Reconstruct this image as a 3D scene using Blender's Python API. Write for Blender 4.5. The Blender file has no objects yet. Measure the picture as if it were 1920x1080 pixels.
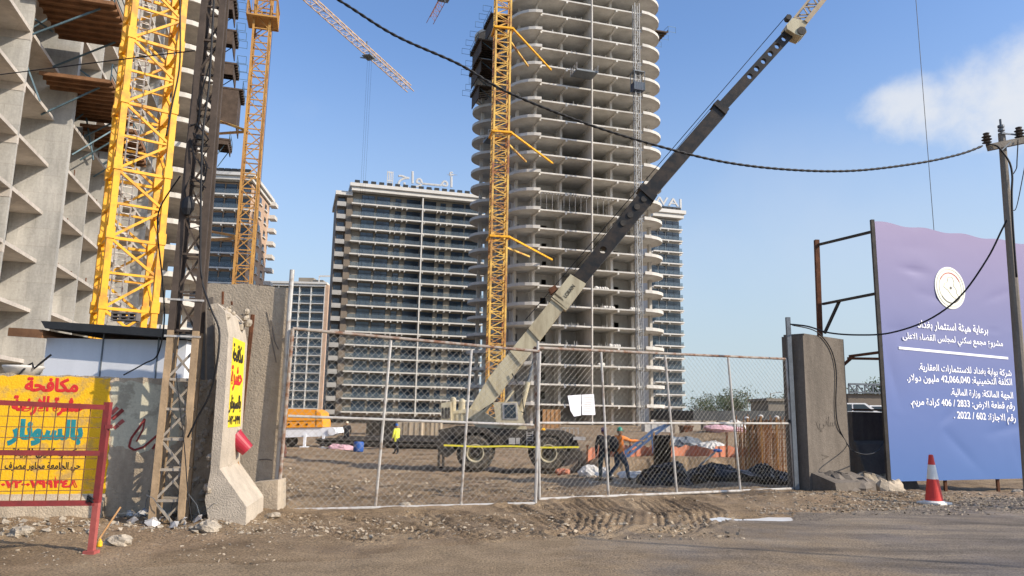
import bpy, bmesh, math, random
import numpy as np
from mathutils import Vector, Matrix
random.seed(7); RNG = np.random.default_rng(5)
sc = bpy.context.scene
COL = sc.collection
R = math.radians

# ------------------------------------------------------------------ camera
FPX, CAM_H = 1400.0, 1.8
PITCH, ROLL = math.atan(235/FPX), 0.0175
cam = bpy.data.cameras.new('camera'); cam.sensor_width = 36; cam.lens = 36*FPX/1920
cam.clip_start = 0.1; cam.clip_end = 6000
camo = bpy.data.objects.new('camera', cam); COL.objects.link(camo)
MROT = Matrix.Rotation(R(90)+PITCH, 3, 'X') @ Matrix.Rotation(ROLL, 3, 'Z')
camo.matrix_world = Matrix.Translation((0, 0, CAM_H)) @ MROT.to_4x4()
sc.camera = camo

def ray(px, py):
    return MROT @ Vector(((px-960)/FPX, -(py-540)/FPX, -1.0))

# ------------------------------------------------------------------ light
SUN_EL, SUN_AZ = R(31), R(113)        # azimuth measured clockwise from +Y: the sun stands to the right, a little behind the camera
sdir = Vector((math.sin(SUN_AZ)*math.cos(SUN_EL), math.cos(SUN_AZ)*math.cos(SUN_EL), math.sin(SUN_EL)))
sl = bpy.data.lights.new('sun', 'SUN'); sl.energy = 4.2; sl.angle = R(0.55); sl.color = (1.0, 0.88, 0.72)
so = bpy.data.objects.new('sun', sl); COL.objects.link(so)
so.rotation_euler = (-sdir).to_track_quat('-Z', 'Y').to_euler()
world = bpy.data.worlds.new('World'); sc.world = world; world.use_nodes = True
wn, wl = world.node_tree.nodes, world.node_tree.links
bg = wn['Background']; bg.inputs['Strength'].default_value = 0.138
sky = wn.new('ShaderNodeTexSky'); sky.sky_type = 'NISHITA'; sky.sun_disc = False
sky.sun_elevation = SUN_EL; sky.sun_rotation = SUN_AZ
sky.air_density = 1.0; sky.dust_density = 1.6; sky.ozone_density = 3.0

def wmath(op, a, b=None, c=None):
    n = wn.new('ShaderNodeMath'); n.operation = op
    for i, x in enumerate((a, b, c)):
        if x is None: continue
        if isinstance(x, (int, float)): n.inputs[i].default_value = x
        else: wl.new(x, n.inputs[i])
    return n.outputs[0]
def wdot(vec):
    n = wn.new('ShaderNodeVectorMath'); n.operation = 'DOT_PRODUCT'
    wl.new(wtc.outputs['Generated'], n.inputs[0]); n.inputs[1].default_value = vec
    return n.outputs['Value']
wtc = wn.new('ShaderNodeTexCoord')
# clouds: soft banks of cloud placed in the sky by direction
def cloud(px, py, wa, wb, tilt, gain, scale, edge=0.55):
    c = ray(px, py).normalized()
    a = Vector((c.y, -c.x, 0)).normalized(); b = a.cross(c)
    ca, cb = a*math.cos(tilt)+b*math.sin(tilt), b*math.cos(tilt)-a*math.sin(tilt)
    u, v, w = wdot(ca), wdot(cb), wdot(c)
    front = wmath('GREATER_THAN', w, 0.2)
    r2 = wmath('ADD', wmath('POWER', wmath('ABSOLUTE', wmath('DIVIDE', u, wa)), 2), wmath('POWER', wmath('ABSOLUTE', wmath('DIVIDE', v, wb)), 2))
    nz = wn.new('ShaderNodeTexNoise'); nz.inputs['Scale'].default_value = scale; nz.inputs['Detail'].default_value = 7
    nz.inputs['Roughness'].default_value = 0.58
    wl.new(wtc.outputs['Generated'], nz.inputs['Vector'])
    d = wmath('SUBTRACT', wmath('ADD', 1.0, wmath('MULTIPLY', wmath('SUBTRACT', nz.outputs[0], 0.5), 3.0)), r2)
    m = wn.new('ShaderNodeMapRange'); m.interpolation_type = 'SMOOTHSTEP'
    m.inputs['From Min'].default_value = -0.1; m.inputs['From Max'].default_value = edge+0.6
    wl.new(d, m.inputs['Value'])
    return wmath('MULTIPLY', wmath('MULTIPLY', m.outputs[0], front), gain)
masks = [cloud(1705, 195, .062, .036, .1, .8, 15, .9), cloud(1800, 225, .09, .042, -.1, .85, 13, .8), cloud(1900, 180, .10, .066, .2, .85, 12, .9), cloud(2050, 120, .12, .07, .3, .92, 10, .6),
         cloud(1770, 380, .5, .16, .1, .22, 3, 1.4), cloud(578, 205, .035, .022, .0, .10, 12, 1.2)]
msum = masks[0]
for m_ in masks[1:]: msum = wmath('MAXIMUM', msum, m_)
# pale dusty air low in the sky
elev = wdot((0, 0, 1))
hz = wn.new('ShaderNodeMapRange'); hz.interpolation_type = 'SMOOTHSTEP'
hz.inputs['From Min'].default_value = 0.5; hz.inputs['From Max'].default_value = -0.02
hz.inputs['To Min'].default_value = 0.0; hz.inputs['To Max'].default_value = 0.92
wl.new(elev, hz.inputs['Value'])
def wmix(fac, a, b):
    n = wn.new('ShaderNodeMix'); n.data_type = 'RGBA'
    wl.new(fac, n.inputs[0]) if not isinstance(fac, float) else setattr(n.inputs[0], 'default_value', fac)
    for k, x in ((6, a), (7, b)):
        if isinstance(x, tuple): n.inputs[k].default_value = x
        else: wl.new(x, n.inputs[k])
    return n.outputs[2]
gn = wn.new('ShaderNodeMix'); gn.data_type = 'RGBA'; gn.blend_type = 'MULTIPLY'; gn.inputs[0].default_value = 1.0
wl.new(sky.outputs[0], gn.inputs[6]); gn.inputs[7].default_value = (1.08, 1.2, 1.36, 1)
c1 = wmix(hz.outputs[0], gn.outputs[2], (3.2, 3.8, 4.15, 1))
c2 = wmix(msum, c1, (4.75, 4.85, 5.0, 1))
wl.new(c2, bg.inputs['Color'])
sc.view_settings.view_transform = 'Standard'; sc.view_settings.look = 'None'
sc.view_settings.exposure = 0.36; sc.view_settings.gamma = 1.0
sc.cycles.max_bounces = 6; sc.cycles.diffuse_bounces = 4; sc.cycles.glossy_bounces = 2
sc.cycles.transparent_max_bounces = 12

# ------------------------------------------------------------------ placing
def at(px, py, Y):
    d = ray(px, py); return d*(Y/d.y) + Vector((0, 0, CAM_H))
def gr(px, py, z=0.0):
    d = ray(px, py); return d*((z-CAM_H)/d.z) + Vector((0, 0, CAM_H))
def onp(px, py, A, B):
    """the point where the sight line meets the vertical plane through plan points A and B"""
    d = ray(px, py); ax, ay = A[0], A[1]; bx, by = B[0]-A[0], B[1]-A[1]
    t = (ax*by-ay*bx)/(d.x*by-d.y*bx)
    return d*t + Vector((0, 0, CAM_H))
V = Vector

# ------------------------------------------------------------------ meshes
ORG = {}
class MB:
    def __init__(s): s.v = []; s.f = []; s.m = []
    def add(s, vs, fs, m=0):
        o = len(s.v); s.v += [tuple(p) for p in vs]
        for f in fs: s.f.append(tuple(i+o for i in f)); s.m.append(m)
        return s
    def hexa(s, p, m=0):
        return s.add(p, [(0, 3, 2, 1), (4, 5, 6, 7), (0, 1, 5, 4), (1, 2, 6, 5), (2, 3, 7, 6), (3, 0, 4, 7)], m)
    def obox(s, o, a, b, c, m=0):
        o, a, b, c = V(o), V(a), V(b), V(c)
        return s.hexa([o, o+a, o+a+b, o+b, o+c, o+a+c, o+a+b+c, o+b+c], m)
    def box(s, c, d, rz=0, m=0):
        x, y = V((math.cos(rz), math.sin(rz), 0))*d[0], V((-math.sin(rz), math.cos(rz), 0))*d[1]
        z = V((0, 0, d[2])); return s.obox(V(c)-x/2-y/2-z/2, x, y, z, m)
    def bar(s, p, q, w, h=None, m=0, up=(0, 0, 1)):
        p, q = V(p), V(q); h = h or w; d = (q-p).normalized(); u = V(up)
        if abs(d.dot(u)) > .98: u = V((0, 1, 0))
        a = d.cross(u).normalized()*w; b = a.cross(d).normalized()*h
        return s.obox(p-a/2-b/2, a, b, q-p, m)
    def tube(s, p, q, r, n=6, r2=None, m=0, cap=True):
        return s.path([p, q], [r, r if r2 is None else r2], n, m, cap)
    def path(s, pts, r, n=5, m=0, cap=True):
        pts = [V(p) for p in pts]; k = len(pts)
        rr = r if isinstance(r, (list, tuple)) else [r]*k
        vs, fs = [], []
        for i, p in enumerate(pts):
            d = (pts[min(i+1, k-1)]-pts[max(i-1, 0)])
            d = d.normalized() if d.length > 1e-9 else V((0, 0, 1))
            u = V((0, 0, 1)) if abs(d.z) < .95 else V((0, 1, 0))
            a = d.cross(u).normalized(); b = a.cross(d)
            for j in range(n):
                t = 2*math.pi*(j+.5)/n; vs.append(p+(a*math.cos(t)+b*math.sin(t))*rr[i])
        for i in range(k-1):
            for j in range(n):
                fs.append((i*n+j, i*n+(j+1) % n, (i+1)*n+(j+1) % n, (i+1)*n+j))
        if cap: fs += [tuple(range(n-1, -1, -1)), tuple((k-1)*n+j for j in range(n))]
        return s.add(vs, fs, m)
    def prism(s, poly, vec, m=0):
        n = len(poly); a = [V(p) for p in poly]; b = [p+V(vec) for p in a]
        return s.add(a+b, [tuple(range(n-1, -1, -1)), tuple(range(n, 2*n))]+[(i, (i+1) % n, n+(i+1) % n, n+i) for i in range(n)], m)
    def quad(s, a, b, c, d, m=0): return s.add([a, b, c, d], [(0, 1, 2, 3)], m)
    def lathe(s, c, prof, n=20, m=0, axis=(0, 0, 1), cap=True):
        c = V(c); ax = V(axis).normalized(); u = V((1, 0, 0)) if abs(ax.x) < .9 else V((0, 1, 0))
        a = ax.cross(u).normalized(); b = ax.cross(a); vs = []; fs = []
        for r, z in prof:
            for j in range(n):
                t = 2*math.pi*j/n; vs.append(c+ax*z+(a*math.cos(t)+b*math.sin(t))*r)
        for i in range(len(prof)-1):
            for j in range(n): fs.append((i*n+j, i*n+(j+1) % n, (i+1)*n+(j+1) % n, (i+1)*n+j))
        k = len(prof)
        if cap: fs += [tuple(range(n-1, -1, -1)), tuple((k-1)*n+j for j in range(n))]
        return s.add(vs, fs, m)
    def blob(s, c, r, seed=0, amp=.25, n=10, m=0, jit=0.0):
        """a lumpy closed stone or heap"""
        rg = random.Random(seed); c = V(c); ph = [(V((rg.uniform(-1, 1), rg.uniform(-1, 1), rg.uniform(-1, 1))).normalized(), rg.uniform(-amp, amp)) for _ in range(9)]
        vs, fs = [], []; h = n//2
        for i in range(h+1):
            for j in range(n):
                t, f = math.pi*i/h, 2*math.pi*j/n
                d = V((math.sin(t)*math.cos(f), math.sin(t)*math.sin(f), math.cos(t)))
                k = (1+sum(w*max(0, d.dot(q))**3 for q, w in ph))*(1+(rg.uniform(-jit, jit) if 0 < i < h else 0))
                vs.append(c+V((d.x*r[0]*k, d.y*r[1]*k, d.z*r[2]*k)))
        for i in range(h):
            for j in range(n): fs.append((i*n+j, (i+1)*n+j, (i+1)*n+(j+1) % n, i*n+(j+1) % n))
        return s.add(vs, fs, m)
    def build(s, name, mats, parent=None, loc=None, smooth=False):
        me = bpy.data.meshes.new(name)
        base = ORG[parent.name] if parent else V((0, 0, 0))
        if parent: org = base
        elif loc is not None: org = V(loc)
        else:
            a = np.array(s.v); org = V(((a[:, 0].min()+a[:, 0].max())/2, (a[:, 1].min()+a[:, 1].max())/2, a[:, 2].min()))
        arr = np.array(s.v, dtype=float)-np.array(org)
        me.from_pydata(arr.tolist(), [], s.f)
        for m in (mats if isinstance(mats, (list, tuple)) else [mats]): me.materials.append(m)
        if max(s.m) > 0: me.polygons.foreach_set('material_index', s.m)
        if smooth: me.polygons.foreach_set('use_smooth', [True]*len(s.f))
        me.update()
        o = bpy.data.objects.new(name, me); COL.objects.link(o)
        o.location = org-base; ORG[o.name] = org
        if parent: o.parent = parent
        return o
def empty(name, loc, label, cat, group=None):
    o = bpy.data.objects.new(name, None); COL.objects.link(o); o.location = loc; ORG[o.name] = V(loc)
    o.empty_display_size = .2
    return tag(o, label, cat, group)
def tag(o, label=None, cat=None, group=None, kind=None):
    if label: o['label'] = label
    if cat: o['category'] = cat
    if group: o['group'] = group
    if kind: o['kind'] = kind
    return o
def copy_tree(o, parent=None):
    c = o.copy(); COL.objects.link(c); ORG[c.name] = ORG[o.name]
    if parent: c.parent = parent
    for ch in list(o.children): copy_tree(ch, c)
    return c

# ------------------------------------------------------------------ materials
def mat(name, col, rough=.75, var=.18, scale=1.5, col2=None, bump=.0, bscale=25, metal=0.0, spec=.35, streak=False, mixlo=.35, mixhi=.7, detail=6, joints=False):
    """base colour broken up by noise (wear, dirt), optional second colour, optional bump"""
    m = bpy.data.materials.new(name); m.use_nodes = True; n, l = m.node_tree.nodes, m.node_tree.links
    b = n['Principled BSDF']; b.inputs['Roughness'].default_value = rough; b.inputs['Metallic'].default_value = metal
    b.inputs['Specular IOR Level'].default_value = spec
    tc = n.new('ShaderNodeTexCoord'); src = tc.outputs['Object']
    if streak:
        mp = n.new('ShaderNodeMapping'); mp.inputs['Scale'].default_value = (1, 1, .18); l.new(src, mp.inputs[0]); s2 = mp.outputs[0]
    else: s2 = src
    nz = n.new('ShaderNodeTexNoise'); nz.inputs['Scale'].default_value = scale; nz.inputs['Detail'].default_value = detail; nz.inputs['Roughness'].default_value = .65
    l.new(s2, nz.inputs['Vector'])
    rp = n.new('ShaderNodeValToRGB'); rp.color_ramp.elements[0].position = mixlo; rp.color_ramp.elements[1].position = mixhi
    c2 = col2 or tuple(c*(1-var) for c in col)
    c1 = col if col2 else tuple(min(1, c*(1+var*.6)) for c in col)
    rp.color_ramp.elements[0].color = (*c2, 1); rp.color_ramp.elements[1].color = (*c1, 1)
    l.new(nz.outputs[0], rp.inputs[0])
    nz2 = n.new('ShaderNodeTexNoise'); nz2.inputs['Scale'].default_value = scale*9; nz2.inputs['Detail'].default_value = 3; l.new(src, nz2.inputs['Vector'])
    hs = n.new('ShaderNodeHueSaturation'); mr = n.new('ShaderNodeMapRange'); mr.inputs['To Min'].default_value = 1-var*.7; mr.inputs['To Max'].default_value = 1+var*.7
    l.new(nz2.outputs[0], mr.inputs['Value']); l.new(mr.outputs[0], hs.inputs['Value']); l.new(rp.outputs[0], hs.inputs['Color'])
    cout = hs.outputs[0]
    if joints:                                                              # lines left by the shuttering boards
        sp = n.new('ShaderNodeSeparateXYZ'); l.new(src, sp.inputs[0]); ad = n.new('ShaderNodeMath'); ad.operation = 'ADD'; l.new(sp.outputs[0], ad.inputs[0]); l.new(sp.outputs[1], ad.inputs[1])
        cx_ = n.new('ShaderNodeCombineXYZ'); l.new(ad.outputs[0], cx_.inputs[0]); l.new(sp.outputs[2], cx_.inputs[1])
        br = n.new('ShaderNodeTexBrick'); br.inputs['Scale'].default_value = 1.0; br.inputs['Mortar Size'].default_value = .012; br.inputs['Brick Width'].default_value = 2.4; br.inputs['Row Height'].default_value = 1.22
        br.inputs['Color1'].default_value = (1, 1, 1, 1); br.inputs['Color2'].default_value = (.88, .89, .9, 1); br.inputs['Mortar'].default_value = (.78, .76, .74, 1); l.new(cx_.outputs[0], br.inputs['Vector'])
        mj = n.new('ShaderNodeMix'); mj.data_type = 'RGBA'; mj.blend_type = 'MULTIPLY'; mj.inputs[0].default_value = 1.0; l.new(cout, mj.inputs[6]); l.new(br.outputs[0], mj.inputs[7]); cout = mj.outputs[2]
    l.new(cout, b.inputs['Base Color'])
    if bump:
        nb = n.new('ShaderNodeTexNoise'); nb.inputs['Scale'].default_value = bscale; nb.inputs['Detail'].default_value = 5; l.new(src, nb.inputs['Vector'])
        bp = n.new('ShaderNodeBump'); bp.inputs['Strength'].default_value = bump; bp.inputs['Distance'].default_value = .03
        l.new(nb.outputs[0], bp.inputs['Height']); l.new(bp.outputs[0], b.inputs['Normal'])
    return m
M = dict(
    conc=mat('bare_concrete', (.56, .535, .49), .85, .22, .35, streak=True, bump=.15, bscale=6),
    conc_pink=mat('pale_concrete', (.56, .525, .475), .85, .2, .3, streak=True),
    conc_grey=mat('grey_concrete', (.43, .415, .38), .85, .3, .8, streak=True, bump=.3, bscale=12, joints=True),
    conc_left=mat('shuttered_concrete', (.54, .49, .43), .85, .25, .5, streak=True, joints=True),
    slabedge=mat('slab_concrete', (.55, .525, .48), .85, .16, .5),
    twall=mat('weathered_concrete', (.42, .35, .265), .9, .3, 1.1, streak=True, bump=.5, bscale=30),
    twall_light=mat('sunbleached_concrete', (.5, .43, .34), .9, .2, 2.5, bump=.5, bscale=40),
    twall_dark=mat('dark_streaked_concrete', (.165, .14, .115), .9, .35, 1.3, streak=True, bump=.4, bscale=25),  # darker base colour than the other blast walls, broken by streaks
    rough_conc=mat('broken_concrete', (.42, .36, .28), .95, .4, 6, bump=1.0, bscale=22),
    wallc=mat('old_wall_concrete', (.43, .355, .26), .9, .35, 1.6, streak=True, bump=.6, bscale=35),
    paintpatch=mat('old_green_white_paint', (.56, .53, .40), .85, .3, 4, col2=(.36, .33, .25), mixlo=.38, mixhi=.5, bump=.2),
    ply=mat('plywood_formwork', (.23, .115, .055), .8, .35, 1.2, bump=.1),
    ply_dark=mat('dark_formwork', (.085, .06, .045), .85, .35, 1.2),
    timber=mat('timber', (.45, .25, .11), .8, .3, 3),
    scaff=mat('painted_scaffold_steel', (.10, .16, .19), .5, .3, 2, metal=.3),
    yellow=mat('crane_yellow_paint', (.80, .41, .02), .45, .14, 1.5, col2=(.55, .24, .03), mixlo=.36, mixhi=.52),
    yellow_rust=mat('worn_yellow_paint', (.72, .46, .11), .55, .25, .35, col2=(.30, .12, .05), mixlo=.38, mixhi=.56),
    orange=mat('crane_orange_paint', (.50, .28, .075), .55, .25, .5, col2=(.34, .17, .06), mixlo=.35, mixhi=.6),
    galv=mat('galvanised_steel', (.50, .48, .45), .5, .25, 5, metal=.35, col2=(.30, .24, .19), mixlo=.33, mixhi=.5),
    galv_dark=mat('grey_painted_steel', (.16, .18, .2), .55, .25, 3, metal=.2),
    rustpipe=mat('rusty_pipe', (.34, .30, .26), .7, .3, 6, col2=(.19, .09, .05), mixlo=.40, mixhi=.58),
    rust=mat('rust', (.15, .06, .028), .85, .4, 5),
    wire=mat('fence_wire', (.42, .40, .36), .5, .15, 3, metal=.4),
    black=mat('black_cable', (.012, .012, .014), .6, .2, 4),
    polelow=mat('dusty_angle_iron', (.36, .255, .155), .8, .3, 3, bump=.2),
    polehigh=mat('dark_angle_iron', (.075, .056, .044), .8, .35, 3),
    polebrace=mat('grey_brace_steel', (.33, .29, .24), .7, .3, 4),
    white=mat('white_panel', (.74, .76, .80), .6, .06, 2, streak=True),
    whitepaint=mat('white_building_paint', (.60, .58, .54), .7, .08, .4),
    offwhite=mat('sign_letter_white', (.48, .48, .47), .5, .05, 1),
    beigewall=mat('beige_cladding', (.27, .23, .18), .8, .12, .3),
    brownwall=mat('brown_cladding', (.20, .165, .13), .8, .12, .3),
    pinkwall=mat('pink_stone_cladding', (.50, .345, .24), .8, .15, .4),
    greybld=mat('grey_facade_paint', (.40, .39, .37), .75, .12, .3),
    darkroof=mat('roof_felt', (.03, .033, .036), .7, .3, 3),
    red=mat('red_barrier_paint', (.27, .035, .035), .5, .25, 4, col2=(.16, .03, .03)),
    redlight=mat('faded_red_paint', (.40, .10, .085), .6, .2, 6),
    meshrust=mat('rusty_mesh_wire', (.20, .10, .04), .7, .3, 5),
    yellowsign=mat('yellow_wall_paint', (.80, .45, .012), .75, .14, 3, col2=(.50, .31, .09), mixlo=.38, mixhi=.5, bump=.3, bscale=35),
    yellowbright=mat('bright_yellow_paint', (.80, .62, .03), .7, .15, 4, col2=(.60, .48, .12), mixlo=.3, mixhi=.45),
    redink=mat('red_lettering', (.62, .03, .03), .75, .2, 9), tealink=mat('teal_lettering', (.02, .23, .26), .75, .2, 9),
    blackink=mat('black_lettering', (.03, .025, .02), .8, .3, 9), whiteink=mat('white_lettering', (.88, .88, .92), .6, .03, 3),
    graffiti=mat('faded_red_graffiti', (.28, .05, .045), .85, .3, 8), pencil=mat('faint_graffiti', (.13, .11, .09), .9, .2, 8),
    bucket=mat('red_plastic', (.36, .02, .04), .45, .12, 6),
    cranebeige=mat('crane_sand_paint', (.53, .47, .32), .5, .2, 2.2, col2=(.34, .28, .18), mixlo=.33, mixhi=.55, streak=True),
    blacksteel=mat('black_boom_steel', (.012, .012, .012), .5, .4, 2.5, col2=(.045, .032, .022), mixlo=.36, mixhi=.6),
    chassis=mat('black_chassis', (.02, .02, .02), .6, .4, 3, col2=(.075, .062, .048)),
    rimdust=mat('dusty_rim', (.27, .23, .15), .8, .3, 5), tyre=mat('tyre_rubber', (.035, .034, .032), .85, .3, 6, col2=(.13, .108, .08), mixlo=.4, mixhi=.6),
    tapey=mat('yellow_tape', (.80, .70, .05), .5, .08, 5),
    amber=mat('amber_beacon', (.95, .42, .01), .3, .05, 5),
    glass=mat('dark_glass', (.018, .03, .045), .12, .3, .2, spec=.8),
    glass2=mat('blue_grey_glass', (.04, .065, .10), .12, .3, .35, spec=.8, col2=(.015, .022, .03)),
    balust=mat('balustrade_panel', (.15, .175, .185), .2, .15, .6, spec=.7),
    dark=mat('dark_opening', (.012, .012, .013), .9, .3, 2),
    paper=mat('white_paper', (.66, .66, .70), .7, .02, 3),
    conered=mat('cone_red', (.60, .045, .035), .5, .12, 6), conewhite=mat('cone_white', (.75, .73, .68), .5, .1, 6),
    wood_pole=mat('weathered_pole', (.23, .20, .165), .85, .3, 2, streak=True, bump=.3),
    orangenet=mat('orange_barrier_net', (.60, .22, .12), .8, .25, 2, col2=(.40, .16, .10)),
    tarpblack=mat('black_plastic_sheet', (.006, .006, .007), .3, .4, 2, spec=.45, bump=1.0, bscale=9), sack=mat('white_sack', (.62, .60, .56), .8, .2, 3),
    pinkcloth=mat('pink_cloth', (.62, .38, .42), .85, .2, 3), bluesteel=mat('blue_steel', (.08, .15, .30), .5, .25, 2),
    orangebody=mat('orange_machine_paint', (.86, .34, .025), .4, .1, 1),
    rebar=mat('rusty_rebar', (.26, .115, .045), .8, .35, 3), rebary=mat('orange_scaffold_pole', (.34, .165, .05), .6, .25, 3),
    leaf=mat('tree_leaves', (.055, .075, .035), .8, .4, .8), trunk=mat('tree_trunk', (.09, .07, .05), .9, .3, 2),
    carwhite=mat('car_white', (.75, .75, .75), .3, .04, 2),
    skin=mat('skin', (.30, .17, .11), .6, .08, 8), clothblack=mat('black_clothing', (.016, .016, .02), .85, .3, 6),
    jeans=mat('blue_jeans', (.05, .075, .115), .85, .25, 6), teal=mat('dark_teal_trousers', (.03, .055, .06), .85, .25, 6),
    hivis=mat('orange_hi_vis', (.85, .24, .04), .7, .12, 6), hivisy=mat('yellow_hi_vis', (.80, .80, .08), .7, .12, 6),
    helmetg=mat('green_helmet', (.02, .22, .15), .35, .05, 6), helmetb=mat('blue_helmet', (.02, .10, .35), .35, .05, 6), helmety=mat('pale_helmet', (.7, .65, .5), .35, .05, 6),
    purple=mat('purple_cap', (.07, .035, .13), .85, .1, 6),
    stone=mat('loose_stone', (.36, .30, .225), .9, .35, 5, bump=.4), bluebarrel=mat('blue_plastic', (.03, .10, .35), .45, .1, 3),
    cinder=mat('cinder_block', (.16, .14, .13), .95, .2, 8),
    hoist=mat('hoist_mast_steel', (.27, .275, .28), .5, .25, 2, metal=.3), cage=mat('hoist_cage_blue', (.03, .045, .085), .5, .3, 3),
)

def clear_glass(name, tint, keep):
    """see-through balustrade glass: part of the light passes straight on, the rest is reflected or tinted"""
    m = bpy.data.materials.new(name); m.use_nodes = True; n, l = m.node_tree.nodes, m.node_tree.links; b = n['Principled BSDF']
    b.inputs['Base Color'].default_value = (*tint, 1); b.inputs['Roughness'].default_value = .12; b.inputs['Specular IOR Level'].default_value = .7
    t = n.new('ShaderNodeBsdfTransparent'); t.inputs[0].default_value = (.85, .92, .95, 1); x = n.new('ShaderNodeMixShader'); x.inputs[0].default_value = keep
    l.new(t.outputs[0], x.inputs[1]); l.new(b.outputs[0], x.inputs[2]); l.new(x.outputs[0], n['Material Output'].inputs['Surface']); return m
M['clearglass'] = clear_glass('balustrade_glass', (.13, .16, .19), .38)

# ------------------------------------------------------------------ ground
_lat = RNG.random((256, 256))
def vnoise(x, y):
    x = np.asarray(x, float); y = np.asarray(y, float)
    xi, yi = np.floor(x).astype(int), np.floor(y).astype(int); fx, fy = x-xi, y-yi
    fx, fy = fx*fx*(3-2*fx), fy*fy*(3-2*fy); a = lambda i, j: _lat[(xi+i) & 255, (yi+j) & 255]
    return (a(0, 0)*(1-fx)+a(1, 0)*fx)*(1-fy)+(a(0, 1)*(1-fx)+a(1, 1)*fx)*fy
def fbm(x, y, o=5):
    s, w, t = 0, .5, 0
    for i in range(o): s = s+w*vnoise(x*2**i+17*i, y*2**i-31*i); t += w; w *= .55
    return s/t-.5
def sstep(a, b, x):
    t = np.clip((np.asarray(x, float)-a)/(b-a), 0, 1); return t*t*(3-2*t)
GA, GB = V((-4.16, 13.97, 0)), V((7.47, 19.99, 0))          # gate line
gdir = (GB-GA).normalized(); gnor = V((gdir.y, -gdir.x, 0))   # gnor points to the road
def road_d(x, y):
    """metres in front of the gate line, towards the road"""
    return (np.asarray(x)-GA.x)*gnor.x+(np.asarray(y)-GA.y)*gnor.y
def base_z(x, y):
    x = np.asarray(x, float); y = np.asarray(y, float)
    z = -.40*sstep(17, 26, y)-.25*sstep(26, 33, y)+.55*sstep(58, 110, y)
    bank = sstep(2.6, 3.9, x+.35*fbm(x*.7, y*.7)*2)*sstep(30.2, 31.3, y+1.2*fbm(x*.9, y*.3)*1.3)
    z = z+bank*.68*(1-sstep(60, 110, y)*.8)+1.0*np.exp(-((x-12.6)/4.5)**2-((y-45)/3.5)**2)
    z = z+1.15*np.exp(-((x-21.5)/4.5)**4-((y-45.8)/3.2)**4)
    z = z+.75*np.exp(-((x+8.6)/1.9)**2-((y-22)/1.9)**2)+.35*np.exp(-((x+9.5)/3)**2-((y-29)/3)**2)
    return z
# tyre ruts, plan polylines given by where they show on the mud
ruts = []
for pix in [[(1110, 938), (1160, 962), (1150, 985), (1115, 1000)], [(1065, 942), (1100, 965), (1092, 990), (1060, 1003)],
            [(1235, 938), (1290, 962), (1300, 985), (1262, 1000)], [(1200, 940), (1245, 965), (1248, 985), (1215, 998)],
            [(960, 950), (1010, 968), (1060, 990), (1100, 1003)], [(1270, 934), (1330, 958), (1335, 975), (1300, 990)],
            [(1010, 948), (1060, 965), (1110, 985)], [(840, 962), (900, 975), (980, 1000)], [(780, 962), (830, 990), (900, 1010)],
            [(640, 966), (720, 985), (800, 1003)], [(560, 968), (600, 990), (690, 1015)],
            [(560, 905), (700, 925), (860, 930), (1000, 948)], [(620, 885), (800, 905), (980, 930)]]:
    g = [gr(*p) for p in pix]; pts = []
    for i in range(len(g)-1):
        for k in range(6): pts.append(g[i].lerp(g[i+1], k/6))
    ruts.append(np.array([(p.x, p.y) for p in pts+[g[-1]]]))
def rut_z(x, y):
    z = np.zeros_like(x)
    for k, P in enumerate(ruts):
        sel = (x > P[:, 0].min()-.8) & (x < P[:, 0].max()+.8) & (y > P[:, 1].min()-.8) & (y < P[:, 1].max()+.8)
        if not sel.any(): continue
        xs, ys = x[sel], y[sel]; best = np.full(xs.shape, 9.0); arc = np.zeros(xs.shape); s0 = 0
        for i in range(len(P)-1):
            a, b = P[i], P[i+1]; d = b-a; L = np.hypot(*d)
            t = np.clip(((xs-a[0])*d[0]+(ys-a[1])*d[1])/(L*L), 0, 1)
            q = np.hypot(xs-a[0]-t*d[0], ys-a[1]-t*d[1]); m = q < best
            best[m] = q[m]; arc[m] = (s0+t*L)[m]; s0 += L
        wdt = .13
        inn = np.exp(-(best/.26)**6); lug = .010*np.sin(arc*2*math.pi/.17+best*9)*inn
        z[sel] += -.022*inn+.022*np.cos(best*2*math.pi/.135)*-1*inn+.024*np.exp(-((best-.33)/.06)**2)+lug
    return z
def ground_z(x, y, fine=True):
    x = np.asarray(x, float); y = np.asarray(y, float); d = road_d(x, y)
    z = base_z(x, y)
    mud = sstep(4.6, 2.8, d+1.1*fbm(x*.55, y*.55)*2)                         # churned mud near the gate, smoother out on the road
    inside = sstep(.5, -2, d)
    amp = .010+.03*mud+.055*inside*sstep(70, 25, y)
    z = z+amp*2*fbm(x*1.1, y*1.1, 3)*1.2+(.012+.028*mud+.03*inside)*2*fbm(x*4.3, y*4.3, 5)*.75
    gravel = sstep(5.2, 6.2, x)*sstep(2.9, 1.9, d)
    z = z+gravel*(.07+.06*np.abs(fbm(x*9, y*9, 3)))
    left = sstep(-3.6, -4.4, x)*sstep(10.4, 11.3, y)*sstep(30, 14, y)
    z = z+left*(.05+.14*np.abs(fbm(x*2.2, y*2.2, 4)))
    return z*1.0
def gz(x, y): return float(ground_z(np.array([x]), np.array([y]))[0])
def axis(a, b, st, lo, hi, gfac):
    c = list(np.arange(a, b, st)); s = st; p = b
    while p < hi: c.append(p); s *= gfac; p += s
    c.append(hi); s = st; p = a; pre = []
    while p > lo:
        s *= gfac; p -= s; pre.append(max(p, lo))
    return np.array(sorted(set(pre+c)))
gx = axis(-7.5, 12.5, .034, -3500, 3500, 1.045); gy = axis(8.0, 21.0, .034, -60, 4000, 1.022)
X, Y = np.meshgrid(gx, gy); sh = X.shape
Z = ground_z(X.ravel(), Y.ravel()); Z += rut_z(X.ravel(), Y.ravel()); Z = Z.reshape(sh)
Z -= .16*np.exp(-((X-4.72)/1.0)**4-((Y-14.33)/.42)**4)                       # hollow of the puddle
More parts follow.
